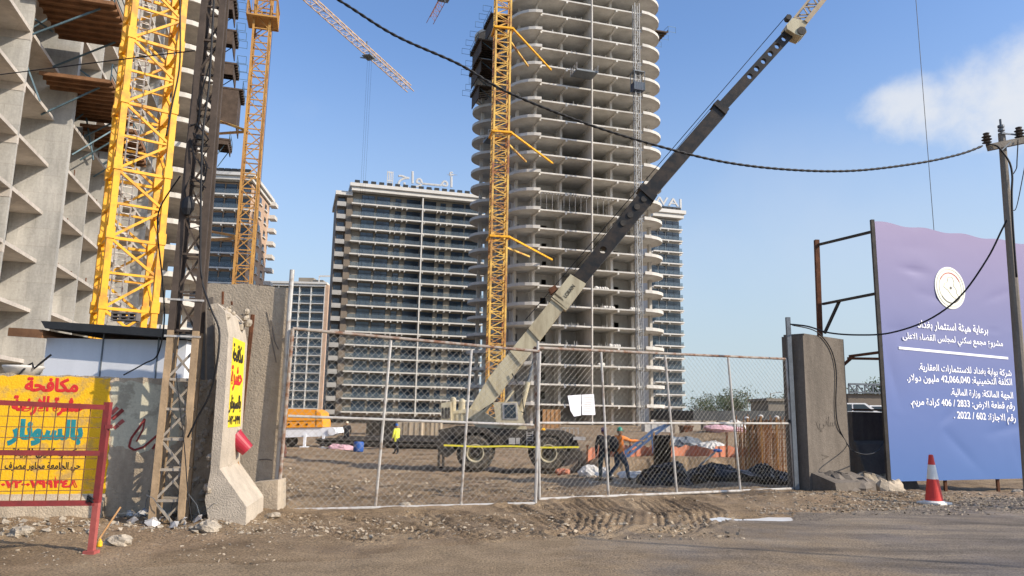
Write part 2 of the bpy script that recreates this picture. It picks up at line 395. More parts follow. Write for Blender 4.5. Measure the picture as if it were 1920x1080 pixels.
nx, ny = len(gx), len(gy)
idx = np.arange(nx*ny).reshape(ny, nx)
quads = np.stack([idx[:-1, :-1], idx[:-1, 1:], idx[1:, 1:], idx[1:, :-1]], -1).reshape(-1, 4)
cx, cy = X.ravel()[quads].mean(1), Y.ravel()[quads].mean(1)
isroad = (road_d(cx, cy)+1.5*fbm(cx*.4, cy*.4)+.8*fbm(cx*2, cy*2)) > 4.3+.06*np.clip(cx, -10, 20)*-1.5

def ground_mat(name, road):
    m = bpy.data.materials.new(name); m.use_nodes = True; n, l = m.node_tree.nodes, m.node_tree.links; b = n['Principled BSDF']
    geo = n.new('ShaderNodeNewGeometry')
    def noise(sc_, det=6, rough=.62, stretch=None):
        t = n.new('ShaderNodeTexNoise'); t.inputs['Scale'].default_value = sc_; t.inputs['Detail'].default_value = det; t.inputs['Roughness'].default_value = rough
        if stretch:
            mp = n.new('ShaderNodeMapping'); mp.inputs['Rotation'].default_value = (0, 0, -R(27)); mp.inputs['Scale'].default_value = stretch
            l.new(geo.outputs['Position'], mp.inputs[0]); l.new(mp.outputs[0], t.inputs['Vector'])
        else: l.new(geo.outputs['Position'], t.inputs['Vector'])
        return t.outputs[0]
    def ramp(src, stops):
        r = n.new('ShaderNodeValToRGB'); e = r.color_ramp.elements
        while len(e) < len(stops): e.new(.5)
        for k, (p, c) in enumerate(stops): e[k].position = p; e[k].color = (*c, 1)
        l.new(src, r.inputs[0]); return r.outputs[0]
    def mix(f, a, bb, mode='MIX'):
        x = n.new('ShaderNodeMix'); x.data_type = 'RGBA'; x.blend_type = mode
        if isinstance(f, float): x.inputs[0].default_value = f
        else: l.new(f, x.inputs[0])
        l.new(a, x.inputs[6]); l.new(bb, x.inputs[7]); return x.outputs[2]
    mud = ramp(noise(.9), [(.30, (.15, .102, .060)), (.48, (.255, .18, .107)), (.68, (.36, .265, .165))])
    mud = mix(ramp(noise(.23, 4), [(.52, (0, 0, 0)), (.64, (.65, .65, .65))]), mud, ramp(noise(2.0), [(.3, (.40, .29, .19)), (.7, (.33, .22, .13))]))
    asp = ramp(noise(.8, 7, .62, (.35, 1.6, 1)), [(.34, (.098, .082, .067)), (.5, (.195, .160, .125)), (.66, (.31, .25, .18))])
    if road:
        sp = n.new('ShaderNodeSeparateXYZ'); l.new(geo.outputs['Position'], sp.inputs[0]); ma = n.new('ShaderNodeMath'); ma.operation = 'MULTIPLY_ADD'
        l.new(sp.outputs['X'], ma.inputs[0]); ma.inputs[1].default_value = -.055; l.new(noise(.35, 5), ma.inputs[2]); f = ramp(ma.outputs[0], [(.20, (0, 0, 0)), (.46, (1, 1, 1))]); col = mix(f, asp, ramp(noise(1.6), [(.3, (.20, .145, .088)), (.7, (.325, .24, .15))]))
    else: col = mud
    grit = ramp(noise(38, 3), [(.32, (.42, .42, .42)), (.5, (1, 1, 1)), (.68, (1.5, 1.47, 1.4))])
    col = mix(1.0, col, grit, 'MULTIPLY')
    l.new(col, b.inputs['Base Color'])
    rr = ramp(noise(.7, 4), [(.35, (.55, .55, .55)), (.55, (.95, .95, .95))]); l.new(rr, b.inputs['Roughness'])
    b.inputs['Specular IOR Level'].default_value = .3
    bp = n.new('ShaderNodeBump'); bp.inputs['Strength'].default_value = .7 if road else 1.0; bp.inputs['Distance'].default_value = .03
    add = n.new('ShaderNodeMath'); add.operation = 'ADD'; l.new(noise(22, 6, .7), add.inputs[0]); l.new(noise(70, 3), add.inputs[1])
    l.new(add.outputs[0], bp.inputs['Height']); l.new(bp.outputs[0], b.inputs['Normal'])
    return m
def grid_obj(name, sel, mt):
    q = quads[sel]; used, inv = np.unique(q, return_inverse=True)
    vs = np.stack([X.ravel()[used], Y.ravel()[used], Z.ravel()[used]], -1)
    me = bpy.data.meshes.new(name); me.from_pydata(vs.tolist(), [], inv.reshape(-1, 4).tolist()); me.materials.append(mt)
    me.polygons.foreach_set('use_smooth', [True]*len(q)); me.update()
    o = bpy.data.objects.new(name, me); COL.objects.link(o); tag(o, kind='structure'); return o
grid_obj('ground', ~isroad, ground_mat('churned_mud', False))
grid_obj('road', isroad, ground_mat('dusty_asphalt', True))

# puddle left on the mud
pud = bpy.data.materials.new('puddle_water'); pud.use_nodes = True
pb = pud.node_tree.nodes['Principled BSDF']; pb.inputs['Base Color'].default_value = (.72, .70, .66, 1); pb.inputs['Roughness'].default_value = .25; pb.inputs['Specular IOR Level'].default_value = .8
mb = MB(); pl = [gr(x, y, .0) for x, y in [(1322, 967), (1350, 963), (1385, 967), (1420, 966), (1450, 962), (1482, 963), (1487, 969), (1465, 975), (1425, 976), (1395, 975), (1362, 973), (1338, 970)]]
zz = gz(4.72, 14.33)-.075
mb.add([V((p.x, p.y, zz)) for p in pl], [tuple(range(len(pl)))]); tag(mb.build('puddle', pud), kind='structure')

# ------------------------------------------------------------------ lettering
FORMS = {}
for s_, b_, n_ in [('ا', 0xFE8D, 2), ('ب', 0xFE8F, 4), ('ة', 0xFE93, 2), ('ت', 0xFE95, 4), ('ث', 0xFE99, 4), ('ج', 0xFE9D, 4), ('ح', 0xFEA1, 4), ('خ', 0xFEA5, 4), ('د', 0xFEA9, 2), ('ذ', 0xFEAB, 2), ('ر', 0xFEAD, 2), ('ز', 0xFEAF, 2), ('س', 0xFEB1, 4), ('ش', 0xFEB5, 4), ('ص', 0xFEB9, 4), ('ض', 0xFEBD, 4), ('ط', 0xFEC1, 4), ('ع', 0xFEC9, 4), ('غ', 0xFECD, 4), ('ف', 0xFED1, 4), ('ق', 0xFED5, 4), ('ك', 0xFED9, 4), ('ل', 0xFEDD, 4), ('م', 0xFEE1, 4), ('ن', 0xFEE5, 4), ('ه', 0xFEE9, 4), ('و', 0xFEED, 2), ('ى', 0xFEEF, 2), ('ي', 0xFEF1, 4), ('أ', 0xFE83, 2), ('ئ', 0xFE89, 4), ('ء', 0xFE80, 1)]:
    FORMS[s_] = (b_, n_)
def shape(w):
    out = []; i = 0; prev = False
    while i < len(w):
        c = w[i]
        if c == 'ل' and i+1 < len(w) and w[i+1] in 'اأ':
            out.append(chr((0xFEFB if w[i+1] == 'ا' else 0xFEF7)+(1 if prev else 0))); prev = False; i += 2; continue
        if c == 'ـ': out.append(c); prev = True; i += 1; continue
        if c not in FORMS: out.append(c); prev = False; i += 1; continue
        b, k = FORMS[c]
        nxt = k == 4 and i+1 < len(w) and (w[i+1] == 'ـ' or (w[i+1] in FORMS and FORMS[w[i+1]][1] > 1))
        q = (3 if nxt else 1) if (prev and k > 1) else (2 if nxt else 0)
        out.append(chr(b+q)); prev = nxt; i += 1
    return ''.join(reversed(out))
def arabic(s): return ' '.join(w if w[0] in '0123456789٠١٢٣٤٥٦٧٨٩/' else shape(w) for w in reversed(s.split(' ')))
def lettering(name, body, m, width, height, c, ex, ez, parent, thick=.004, bold=.0, label=None):
    """flat lettering laid on a face: centred at c, ex runs to its right, ez up; fitted to width x height"""
    cu = bpy.data.curves.new(name, 'FONT'); cu.body = body; cu.size = 1; cu.extrude = .02
    if bold: cu.bevel_depth = bold; cu.bevel_resolution = 0
    t = bpy.data.objects.new(name, cu); COL.objects.link(t)
    me0 = t.evaluated_get(bpy.context.evaluated_depsgraph_get()).to_mesh()
    vs = np.array([v.co[:] for v in me0.vertices]); fs = [tuple(p.vertices) for p in me0.polygons]
    t.to_mesh_clear() if hasattr(t, 'to_mesh_clear') else None
    bpy.data.objects.remove(t); bpy.data.curves.remove(cu)
    lo, hi = vs.min(0), vs.max(0); sx = width/(hi[0]-lo[0]); sy = (height/(hi[1]-lo[1])) if height else sx
    ex, ez = V(ex).normalized(), V(ez).normalized(); nn = ex.cross(ez)
    sz = thick/(hi[2]-lo[2])
    mb = MB(); mb.add([V(c)+ex*((v[0]-(lo[0]+hi[0])/2)*sx)+ez*((v[1]-(lo[1]+hi[1])/2)*sy)+nn*((v[2]-lo[2])*sz+.001) for v in vs], fs)
    o = mb.build(name, m, parent)
    if label: o['label'] = label
    return o

# ------------------------------------------------------------------ lattices
def lattice(parent, c, ax, ay, hw, z0, z1, step, chord, brace, mchord, mbrace, first=0, mid=True, kind='box', taper=None, name='mast'):
    """square lattice column round c with face directions ax, ay; four chords as parts, the bracing as one part"""
    ax, ay = V(ax).normalized(), V(ay).normalized(); c = V((c[0], c[1], 0))
    k = lambda z: 1.0 if taper is None else 1+(taper-1)*(z-z0)/(z1-z0)
    cor = [(-1, -1), (1, -1), (1, 1), (-1, 1)]
    P = lambda i, z: c+(ax*cor[i][0]+ay*cor[i][1])*hw*k(z)+V((0, 0, z))
    for i in range(4):
        m_ = MB(); m_.bar(P(i, z0), P(i, z1), chord, up=ax); m_.build('chord', mchord, parent)
    m_ = MB(); n = int((z1-z0)/step)
    for s in range(n):
        a, b = z0+s*step, z0+(s+1)*step; h = (a+b)/2
        for i in range(4):
            j = (i+1) % 4; w = brace
            m_.bar(P(i, a), P(j, a), w*1.15)
            if mid:
                m_.bar(P(i, a), P(j, h), w); m_.bar(P(j, h), P(i, b), w); m_.bar(P(i, h), P(j, h), w*.9)
            elif (s+i) % 2: m_.bar(P(i, a), P(j, b), w)
            else: m_.bar(P(j, a), P(i, b), w)
    m_.build('bracing', mbrace, parent)
    return P

# ------------------------------------------------------------------ unfinished concrete tower in the middle
EU, EV = V((.961, .276, 0)), V((-.276, .961, 0)); UP = V((0, 0, 1))
def arc(u0, v0, ru, rv, a0, a1, n=12):
    return [(u0+ru*math.cos(R(a0+(a1-a0)*i/n)), v0+rv*math.sin(R(a0+(a1-a0)*i/n))) for i in range(n+1)]
def wall_panel(mb, P, a, b, z0, z1, th, op=None, m=0):
    """wall between plan points a and b, with an optional opening (from, to, sill, head)"""
    a, b = V((*a, 0)), V((*b, 0)); d = (b-a).normalized(); L = (b-a).length; nrm = V((-d.y, d.x, 0))*th
    def piece(s0, s1, za, zb):
        q = [a+d*s0, a+d*s1, a+d*s1+nrm, a+d*s0+nrm]
        mb.hexa([P(x.x, x.y, za) for x in q]+[P(x.x, x.y, zb) for x in q], m)
    if not op: return piece(0, L, z0, z1)
    o0, o1, s, h = op
    piece(0, o0, z0, z1); piece(o1, L, z0, z1); piece(o0, o1, z0+h, z1)
    if s > .01: piece(o0, o1, z0, z0+s)
TO = V((4.36, 122, 0))
TP = lambda u, v, z: TO+EU*u+EV*v+UP*z
tower = empty('unfinished_tower', TP(10, 10, 0), 'bare concrete tower of curved balcony slabs standing behind the mobile crane', 'building')
rE = arc(19.2, 4.2, 5.3, 4.8, -90, 90); rF = arc(19.2, 23.5, 5.0, 4.6, -90, 90)
lE = arc(0, 4.2, 4.6, 4.8, 90, 270); lF = arc(-2.0, 23.5, 4.6, 4.6, 90, 270)
OUT = [(0, 0), (19.2, 0)]+rE[0:]+[(21, 9.0), (21, 18.9)]+rF+[(19.2, 28.1), (-2.0, 28.1)]+lF+[(-2.6, 18.9), (-2.6, 9.0)]+lE
Z0, PT, NF = .2, 3.25, 24
rg = random.Random(3)
for k in range(1, NF+1):
    z = Z0+PT*k; mb = MB()
    mb.prism([TP(u, v, z-.26) for u, v in OUT], (0, 0, .26), 0)
    for A in (rE, lE, rF, lF):                                           # thick rim of each rounded balcony
        for (a, b) in zip(A[:-1], A[1:]):
            c = (19.2, 4.2) if A is rE else (0, 4.2) if A is lE else (19.2, 23.5) if A is rF else (-2.0, 23.5)
            o = [(c[0]+(p[0]-c[0])*s, c[1]+(p[1]-c[1])*s) for s in (1.004, .955) for p in (a, b)]
            q = [o[0], o[1], o[3], o[2]]
            mb.hexa([TP(*p, z-.30) for p in q]+[TP(*p, z+.24) for p in q], 1)
    for u in (0, 4.8, 9.6, 14.4, 19.2):                                 # beams running back from the facade
        w = .16; d = .62
        q = [(u-w, -.06), (u+w, -.06), (u+w, 8.9), (u-w, 8.9)]
        mb.hexa([TP(*p, z-d) for p in q]+[TP(*p, z-.25) for p in q], 0)
    for u in (-2.3,):
        for v in (10.5, 13.5, 16.5):
            mb.hexa([TP(*p, z-.6) for p in ((-2.62, v-.2), (0, v-.2), (0, v+.2), (-2.62, v+.2))]+[TP(*p, z-.25) for p in ((-2.62, v-.2), (0, v-.2), (0, v+.2), (-2.62, v+.2))], 0)
    mb.build('floor_slab', [M['conc'], M['slabedge']], tower)
zt = Z0+PT*NF
def column(u, v, su, sv, m='conc_pink'):
    b = MB(); q = [(u-su, v-sv), (u+su, v-sv), (u+su, v+sv), (u-su, v+sv)]
    b.hexa([TP(*p, -1.2) for p in q]+[TP(*p, zt) for p in q]); b.build('column', M[m], tower)
for u, v, a, b in [(0, 3.2, .22, .5), (4.8, 3.4, .22, .7), (14.4, 3.4, .22, .7), (19.2, 3.0, .22, .6), (22.6, 4.6, .25, .4), (-2.6, 5.4, .25, .35), (21.2, 8.6, .3, .3), (21.2, 19.3, .3, .3), (22.4, 23.6, .3, .3), (-4.6, 23.6, .3, .3)]: column(u, v, a, b)
b = MB(); q = [(9.5, -.12), (9.7, -.12), (9.7, 13), (9.5, 13)]; b.hexa([TP(*p, -1.2) for p in q]+[TP(*p, zt) for p in q]); b.build('cross_wall', M['conc_pink'], tower)
for u in (0, 4.8, 14.4, 19.2):
    b = MB(); q = [(u-.1, 5.0), (u+.1, 5.0), (u+.1, 13), (u-.1, 13)]; b.hexa([TP(*p, -1.2) for p in q]+[TP(*p, zt) for p in q]); b.build('cross_wall', M['conc_pink'], tower)
for v in (9.2, 12, 15, 18):                                             # fins down the shaded flank
    b = MB(); q = [(-2.75, v-.18), (-.2, v-.18), (-.2, v+.18), (-2.75, v+.18)]; b.hexa([TP(*p, -1.2) for p in q]+[TP(*p, zt) for p in q]); b.build('flank_fin', M['conc_grey'], tower)
b = MB()
for k in range(NF):
    z = Z0+PT*k; zc = z+PT-.26
    low = k < 13
    wall_panel(b, TP, (.1, 6.4), (4.7, 6.4), z, zc, .2, (2.4+.2*math.sin(k), 3.4, .9 if k % 3 else 0, 2.1))
    if low: wall_panel(b, TP, (4.9, 7.2), (9.5, 7.2), z, zc, .2, (.5, 1.5, 0, 2.2))
    else: wall_panel(b, TP, (4.9, 12.6), (9.5, 12.6), z, zc, .2)
    wall_panel(b, TP, (9.7, 7.4 if low else 11), (14.3, 7.4 if low else 11), z, zc, .2, (.8, 2.0, 0, 2.2) if k % 2 else None)
    wall_panel(b, TP, (14.5, 6.4), (19.1, 6.4), z, zc, .2, (1.9, 2.8, .8, 1.7) if 4 < k < 20 else None)
    wall_panel(b, TP, (19.3, 7.2), (21.3, 8.3), z, zc, .2); wall_panel(b, TP, (-2.6, 8.4), (-.1, 6.4), z, zc, .2, (.6, 1.6, 0, 2.2))
    wall_panel(b, TP, (-.9, 18.9), (-.9, 9.2), z, zc, .2, (2.2, 3.6, .9, 2.2) if k % 2 else (6, 7.2, .9, 2.2))
    wall_panel(b, TP, (-2.5, 28), (-2.5, 19), z, zc, .2, (3, 4.2, .9, 2.2) if k % 2 else None); wall_panel(b, TP, (21, 9), (21, 19), z, zc, .2, (2, 3.4, 0, 2.2)); wall_panel(b, TP, (0, 13), (19.2, 13), z, zc, .2); wall_panel(b, TP, (-3, 21.5), (20, 21.5), z, zc, .2)
b.build('infill_wall', M['conc_pink'], tower)
b = MB()                                                                 # starter bars and props left on the slabs
for k in (21, 22, 20, 19, 17, 5, 6, 4):
    z = Z0+PT*k
    for _ in range(46 if k > 15 else 22):
        u = rg.choice([rg.uniform(.4, 4.4), rg.uniform(5.2, 9.2), rg.uniform(10, 14)]); v = rg.uniform(.3, 3); h = rg.uniform(.35, .75)
        b.bar(TP(u, v, z), TP(u, v, z+h), .06)
b.build('starter_bar', M['slabedge'], tower)['kind'] = 'stuff'
b = MB(); k = 11; z = Z0+PT*k
for i in range(26):
    u = .4+i*.52
    if 9.2 < u < 9.9: continue
    b.bar(TP(u, .25, z+PT-.36), TP(u+.28, .25, z+PT-.36), .16, .2)
    if i % 2 == 0: b.bar(TP(u, .4, z), TP(u, .4, z+PT-.3), .05)
b.build('shoring_prop', M['galv'], tower)['kind'] = 'stuff'
# bundles and white sacks left on the floors
for (u, v, k, n_, seed) in [(10.6, .9, 7, 6, 1), (12.2, .8, 6, 5, 2), (13.2, .9, 4, 5, 3), (11.2, .9, 3, 3, 4), (17.2, .8, 6, 4, 5)]:
    b = MB(); rgl = random.Random(seed)
    for i in range(n_): b.blob(TP(u+i*.42, v+rgl.uniform(-.2, .2), Z0+PT*k+.22), (.3, .26, .3), seed*20+i, .4, 8)
    tag(b.build('material_pile', M['sack'], smooth=True), ['long heap of white sacks on the middle floor edge', 'white sacks heaped on the floor below the longest heap', 'white sacks on a low floor right of the tall fin', 'smallest white heap low on the concrete tower', 'white sacks beside the hoist mast on the tower'][seed-1], 'sacks', 'white sacks on the tower floors')

def work_platform(label, p, out, along, L, W, h=1.2, cat='platform', group='formwork platforms on the towers', rail_out=1.6, m='ply', posts=True):
    """plywood deck on joists sticking out of a slab edge, with struts below and rails round it"""
    p, out, along = V(p), V(out).normalized(), V(along).normalized()
    t = empty('formwork_platform', p, label, cat, group)
    b = MB(); b.obox(p, out*W, along*L, UP*.06); b.build('deck', M[m], t)
    b = MB(); n = max(3, int(L/.8))
    for i in range(n+1): b.obox(p+along*(L*i/n-.05)-UP*.2, out*W, along*.1, UP*.19)
    b.obox(p+out*(W-.05), out*.05, along*L, UP*.35); b.build('joist', M['ply' if m != 'ply_dark' else 'ply_dark'], t)
    b = MB()
    for s in (0, .5, 1):
        q = p+along*(L*s)+out*W; b.bar(q, q+UP*h, .06)
        if rail_out: b.bar(q+UP*.1, q+out*rail_out+UP*.1, .05); b.bar(q+UP*h, q+out*rail_out+UP*h, .05); b.bar(q+out*rail_out, q+out*rail_out+UP*h, .05)
    for zz in (.5, h): b.bar(p+out*W+UP*zz, p+out*W+along*L+UP*zz, .05)
    b.build('guard_rail', M['scaff'], t)
    for s in (.12, .88):
        b = MB(); b.bar(p+along*(L*s)+out*.1-UP*2.6, p+along*(L*s)+out*W*.8-UP*.2, .1); b.build('strut', M['scaff'], t)
    return t
# platforms high on the left corner and right corner of the middle tower
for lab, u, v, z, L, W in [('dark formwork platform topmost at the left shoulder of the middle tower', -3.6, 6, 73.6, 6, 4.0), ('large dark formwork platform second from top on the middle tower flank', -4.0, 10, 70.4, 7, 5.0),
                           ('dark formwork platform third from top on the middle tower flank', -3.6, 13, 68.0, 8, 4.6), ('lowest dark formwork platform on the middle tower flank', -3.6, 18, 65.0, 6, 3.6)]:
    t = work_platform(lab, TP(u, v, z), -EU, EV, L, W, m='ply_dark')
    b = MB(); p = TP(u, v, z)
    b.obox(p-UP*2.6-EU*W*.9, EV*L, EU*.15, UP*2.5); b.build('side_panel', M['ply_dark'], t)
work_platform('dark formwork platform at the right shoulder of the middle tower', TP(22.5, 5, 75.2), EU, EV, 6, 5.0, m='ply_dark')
def loading_deck(label, p, out, along, L=3.6, W=3.0):
    p, out, along = V(p), V(out).normalized(), V(along).normalized()
    t = empty('loading_platform', p, label, 'loading platform', 'loading platforms on the tower slabs')
    b = MB(); b.obox(p, out*W, along*L, UP*.3); b.build('deck', M['galv_dark'], t)
    for s in (0, 1):
        b = MB(); a = p+along*(L*s)
        for i in range(4): b.bar(a+out*W*i/3, a+out*W*i/3+UP*1.3, .08)
        b.bar(a+UP*1.3, a+out*W+UP*1.3, .09); b.bar(a+UP*.75, a+out*W+UP*.75, .07); b.build('side_rail', M['galv'], t)
loading_deck('steel loading platform with rails sticking out of the tower front', TP(5.4, -.4, 60.2), -EV, EU, 3.9)
loading_deck('steel loading platform with rails on the shaded tower flank', TP(-3.4, 11.0, 52.0), -EU, EV, 4)

# passenger hoist on the right of the tower front
hc = at(1196, 350, 119)
ho = empty('passenger_hoist', (hc.x, hc.y, gz(hc.x, hc.y)), 'tall grey lattice hoist mast running up the tower front', 'hoist')
zt_h = at(1187, 8, 119).z
lattice(ho, (hc.x, hc.y), EU, EV, .42, 0, zt_h, 1.5, .11, .055, M['hoist'], M['hoist'], mid=False)
cg = at(1199, 168, 118.2); t = empty('hoist_cage', cg, 'dark blue hoist cage high on the lattice hoist mast', 'hoist cage')
b = MB(); b.obox(cg-EU*.9, EU*1.9, EV*1.5, UP*1.4); b.build('cage_body', M['cage'], t)
b = MB()
for a in (-.9, 1.0):
    for v in (0, 1.5): b.bar(cg+EU*a+EV*v, cg+EU*a+EV*v+UP*3.4, .1)
b.obox(cg-EU*.95+UP*3.3, EU*2.0, EV*1.6, UP*.12); b.build('cage_frame', M['galv_dark'], t)
b = MB()
for i in range(5): b.bar(cg+EU*(-.8+.4*i)-EV*.03+UP*.15, cg+EU*(-.8+.4*i)-EV*.03+UP*1.35, .16, .03)
b.build('side_panel', M['balust'], t)

# ------------------------------------------------------------------ unfinished tower on the left, near
ET, EN = V((-.289, .957, 0)), V((.957, .289, 0))
LO = V((-25.9, 30, 0)); LP = lambda t, n, z: LO+ET*t+EN*n+UP*z
ltow = empty('unfinished_tower', LP(30, -8, 0), 'near grey concrete frame tower with formwork platforms at the left edge', 'building')
TS = 19.4
LOUT = [(-6, 0), (TS, 0), (TS, 1.0), (61.6, 1.0)]+[(t, n) for (n, t) in [(1.0+4.3*math.sin(R(a)), 68-6.4*math.cos(R(a))) for a in range(0, 181, 12)]]+[(74.4, -20), (-6, -20)]
LN, LZ, LPT = 18, 1.4, 3.3
for k in range(0, LN):
    z = LZ+LPT*k; mb = MB()
    mb.prism([LP(t, n, z-.24) for t, n in LOUT], (0, 0, .24), 0)
    for a in range(0, 180, 12):
        q = [(68-s*math.cos(R(x)), 1+(s-2.1)*math.sin(R(x))) for s, x in ((6.43, a), (6.43, a+12), (6.1, a+12), (6.1, a))]
        mb.hexa([LP(*p, z-.32) for p in q]+[LP(*p, z+.3) for p in q], 1)
    for tt, n1 in [(13.2, .03), (43.5, 1.03), (49.5, 1.03), (55.5, 1.03), (61.5, 1.03)]:
        q = [(tt-.15, -1.8), (tt+.15, -1.8), (tt+.15, n1), (tt-.15, n1)]; mb.hexa([LP(*p, z-.75) for p in q]+[LP(*p, z-.2) for p in q], 0)
    mb.build('floor_slab', [M['conc_left'], M['slabedge']], ltow)
lzt = LZ+LPT*(LN-1)
for tt, n0, n1, w in [(1, -2, .02, .12), (7.2, -2, .02, .12), (13.2, -2, .02, .12), (25.6, -1, 1.02, .12), (31.6, -1, 1.02, .12), (37.6, -1, 1.02, .12), (43.5, -1, 1.02, .12), (49.5, -1, 1.02, .12), (55.5, -1, 1.02, .12), (61.5, -1, 1.02, .15)]:
    b = MB(); q = [(tt-w, n0), (tt+w, n0), (tt+w, n1), (tt-w, n1)]; b.hexa([LP(*p, -1) for p in q]+[LP(*p, lzt) for p in q]); b.build('cross_wall', M['conc_grey'], ltow)
b = MB(); q = [(TS-.05, -1.9), (TS+.6, -1.9), (TS+.6, 1.06), (TS-.05, 1.06)]; b.hexa([LP(*p, -1) for p in q]+[LP(*p, lzt) for p in q]); b.build('pier', M['conc_grey'], ltow, )
for (tt, n) in [(66, -1), (70, -1), (68, 3.4), (71.5, 0)]:
    b = MB(); q = [(tt-.3, n-.3), (tt+.3, n-.3), (tt+.3, n+.3), (tt-.3, n+.3)]; b.hexa([LP(*p, -1) for p in q]+[LP(*p, lzt) for p in q]); b.build('column', M['conc_pink'], ltow)
b = MB()
for k in range(-1, LN-1):
    z = LZ+LPT*k; zc = z+LPT-.24; up = k >= 5
    for i, (t0, t1, n) in enumerate([(-6, 1, -2), (1.1, 7.1, -2), (7.3, 13.1, -2), (13.3, TS, -2), (TS+.6, 25.5, -1), (25.7, 31.5, -1), (31.7, 37.5, -1), (37.7, 43.4, -1), (43.6, 49.4, -1), (49.6, 55.4, -1), (55.6, 61.4, -1), (61.6, 67.5, -2.5)]):
        L = t1-t0; nn = n if not (up and 1 <= i <= 8) else n-5.0
        op = (L*.55, L*.55+1.2, 0, 2.3) if (i+k) % 2 == 0 and not i in (0,) else ((L*.2, L*.2+.8, 1.0, 2.0) if (i+k) % 5 == 1 else None)
        wall_panel(b, LP, (t1, nn), (t0, nn), z, zc, .2, op)
    wall_panel(b, LP, (74, -2.5), (67.5, -2.5), z, zc, .2, (1, 2.2, 0, 2.3))
b.build('infill_wall', M['conc_left'], ltow)
b = MB(); rg = random.Random(8)
for k in range(3, 8):
    z = LZ+LPT*k
    for _ in range(16): tt, n = rg.uniform(22, 40), rg.uniform(-.6, .8); b.bar(LP(tt, n, z), LP(tt, n, z+rg.uniform(.3, .8)), .05)
    for tt in (9, 15, 22.5): b.bar(LP(tt, -1.7, z), LP(tt, -1.7, z+1.6), .09)
b.build('starter_bar', M['rust'], ltow)['kind'] = 'stuff'
wp = lambda lab, px, py, Y, L, W, **k: work_platform(lab, at(px, py, Y), EN, ET, L, W, **k)
wp('plywood formwork platform with brown joists left of the near yellow mast', 74, 134, 46, 8.0, 4.2, rail_out=0)
wp('topmost plywood formwork platform at the upper left corner', 58, -20, 42, 6.0, 4.6, rail_out=0)
wp('smaller plywood formwork platform below the big brown joisted one', 150, 232, 53, 5.6, 3.6, rail_out=0)
wp('lowest plywood formwork platform beside the near yellow mast', 168, 262, 59, 5.6, 3.4, rail_out=0)
for i, (px, py, Lb) in enumerate([(398, -8, 'topmost dark platform on the rounded end of the near tower'), (398, 50, 'second dark platform down on the rounded end of the near tower'), (396, 112, 'third dark platform down on the rounded end of the near tower'), (398, 160, 'largest dark platform on the rounded end of the near tower'), (404, 258, 'lowest dark platform on the rounded end of the near tower')]):
    W = (3.2, 3.2, 3.4, 4.0, 1.8)[i]
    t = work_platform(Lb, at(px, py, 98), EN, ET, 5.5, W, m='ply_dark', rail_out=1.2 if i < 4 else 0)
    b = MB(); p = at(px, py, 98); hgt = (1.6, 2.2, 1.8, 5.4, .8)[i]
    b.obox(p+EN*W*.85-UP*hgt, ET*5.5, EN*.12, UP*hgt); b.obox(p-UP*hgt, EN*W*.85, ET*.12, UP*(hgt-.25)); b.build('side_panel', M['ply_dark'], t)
# tubes of scaffold standing in the upper bays
t = empty('scaffold', LP(14, .5, LZ+LPT*5), 'blue grey scaffold tubes propping the upper floors at the left edge', 'scaffold')
for i, (a, c) in enumerate([((8, 8), (75, 190)), ((20, 5), (100, 60)), ((30, 70), (150, 0)), ((25, 40), (25, 230)), ((62, -5), (62, 110)), ((100, 95), (190, 160)), ((70, 195), (148, 155)), ((135, 290), (210, 245)), ((110, 250), (185, 190)), ((150, 150), (175, 300)), ((205, 160), (150, 240))]):
    b = MB(); b.bar(at(*a, 43+i*1.1), at(*c, 44.5+i*1.1), .09); b.build('tube', M['scaff'], t)

# ------------------------------------------------------------------ tower cranes
def mast_at(px0, py0, Y): p = at(px0, py0, Y); return p
# near yellow mast
yc = at(231, 600, 32.0)
ycr = empty('tower_crane', (yc.x, yc.y, gz(yc.x, yc.y)), 'bright yellow lattice crane mast rising behind the white site cabin', 'tower crane', 'tower cranes on the site')
ang = R(45-8); ax = V((math.cos(ang), math.sin(ang), 0)); ay = V((-ax.y, ax.x, 0))
lattice(ycr, (yc.x, yc.y), ax, ay, 1.0, -.2, 26.8, 3.0, .25, .105, M['yellow'], M['yellow'])
for z in np.arange(0, 26.8, 3.0):
    for sx, sy in ((-1, -1), (1, -1), (1, 1), (-1, 1)):
        c = V((yc.x, yc.y, z))+ax*sx+ay*sy; b = MB(); b.box((c.x, c.y, c.z+.0), (.33, .33, .5), ang); b.build('joint_plate', M['yellow'], ycr)
b = MB(); lc = V((yc.x, yc.y, 0))-ax*.35+ay*.2
for s in (-.22, .22): b.bar(lc+ax*s, lc+ax*s+UP*26.8, .05)
for z in np.arange(.3, 26.5, .3): b.bar(lc-ax*.22+UP*z, lc+ax*.22+UP*z, .03)
for z in np.arange(2, 26.5, .9):
    for s in range(6): b.bar(lc+V((.38*math.cos(s*1.05), .38*math.sin(s*1.05), z)), lc+V((.38*math.cos((s+1)*1.05), .38*math.sin((s+1)*1.05), z)), .025)
b.build('ladder', M['galv'], ycr)
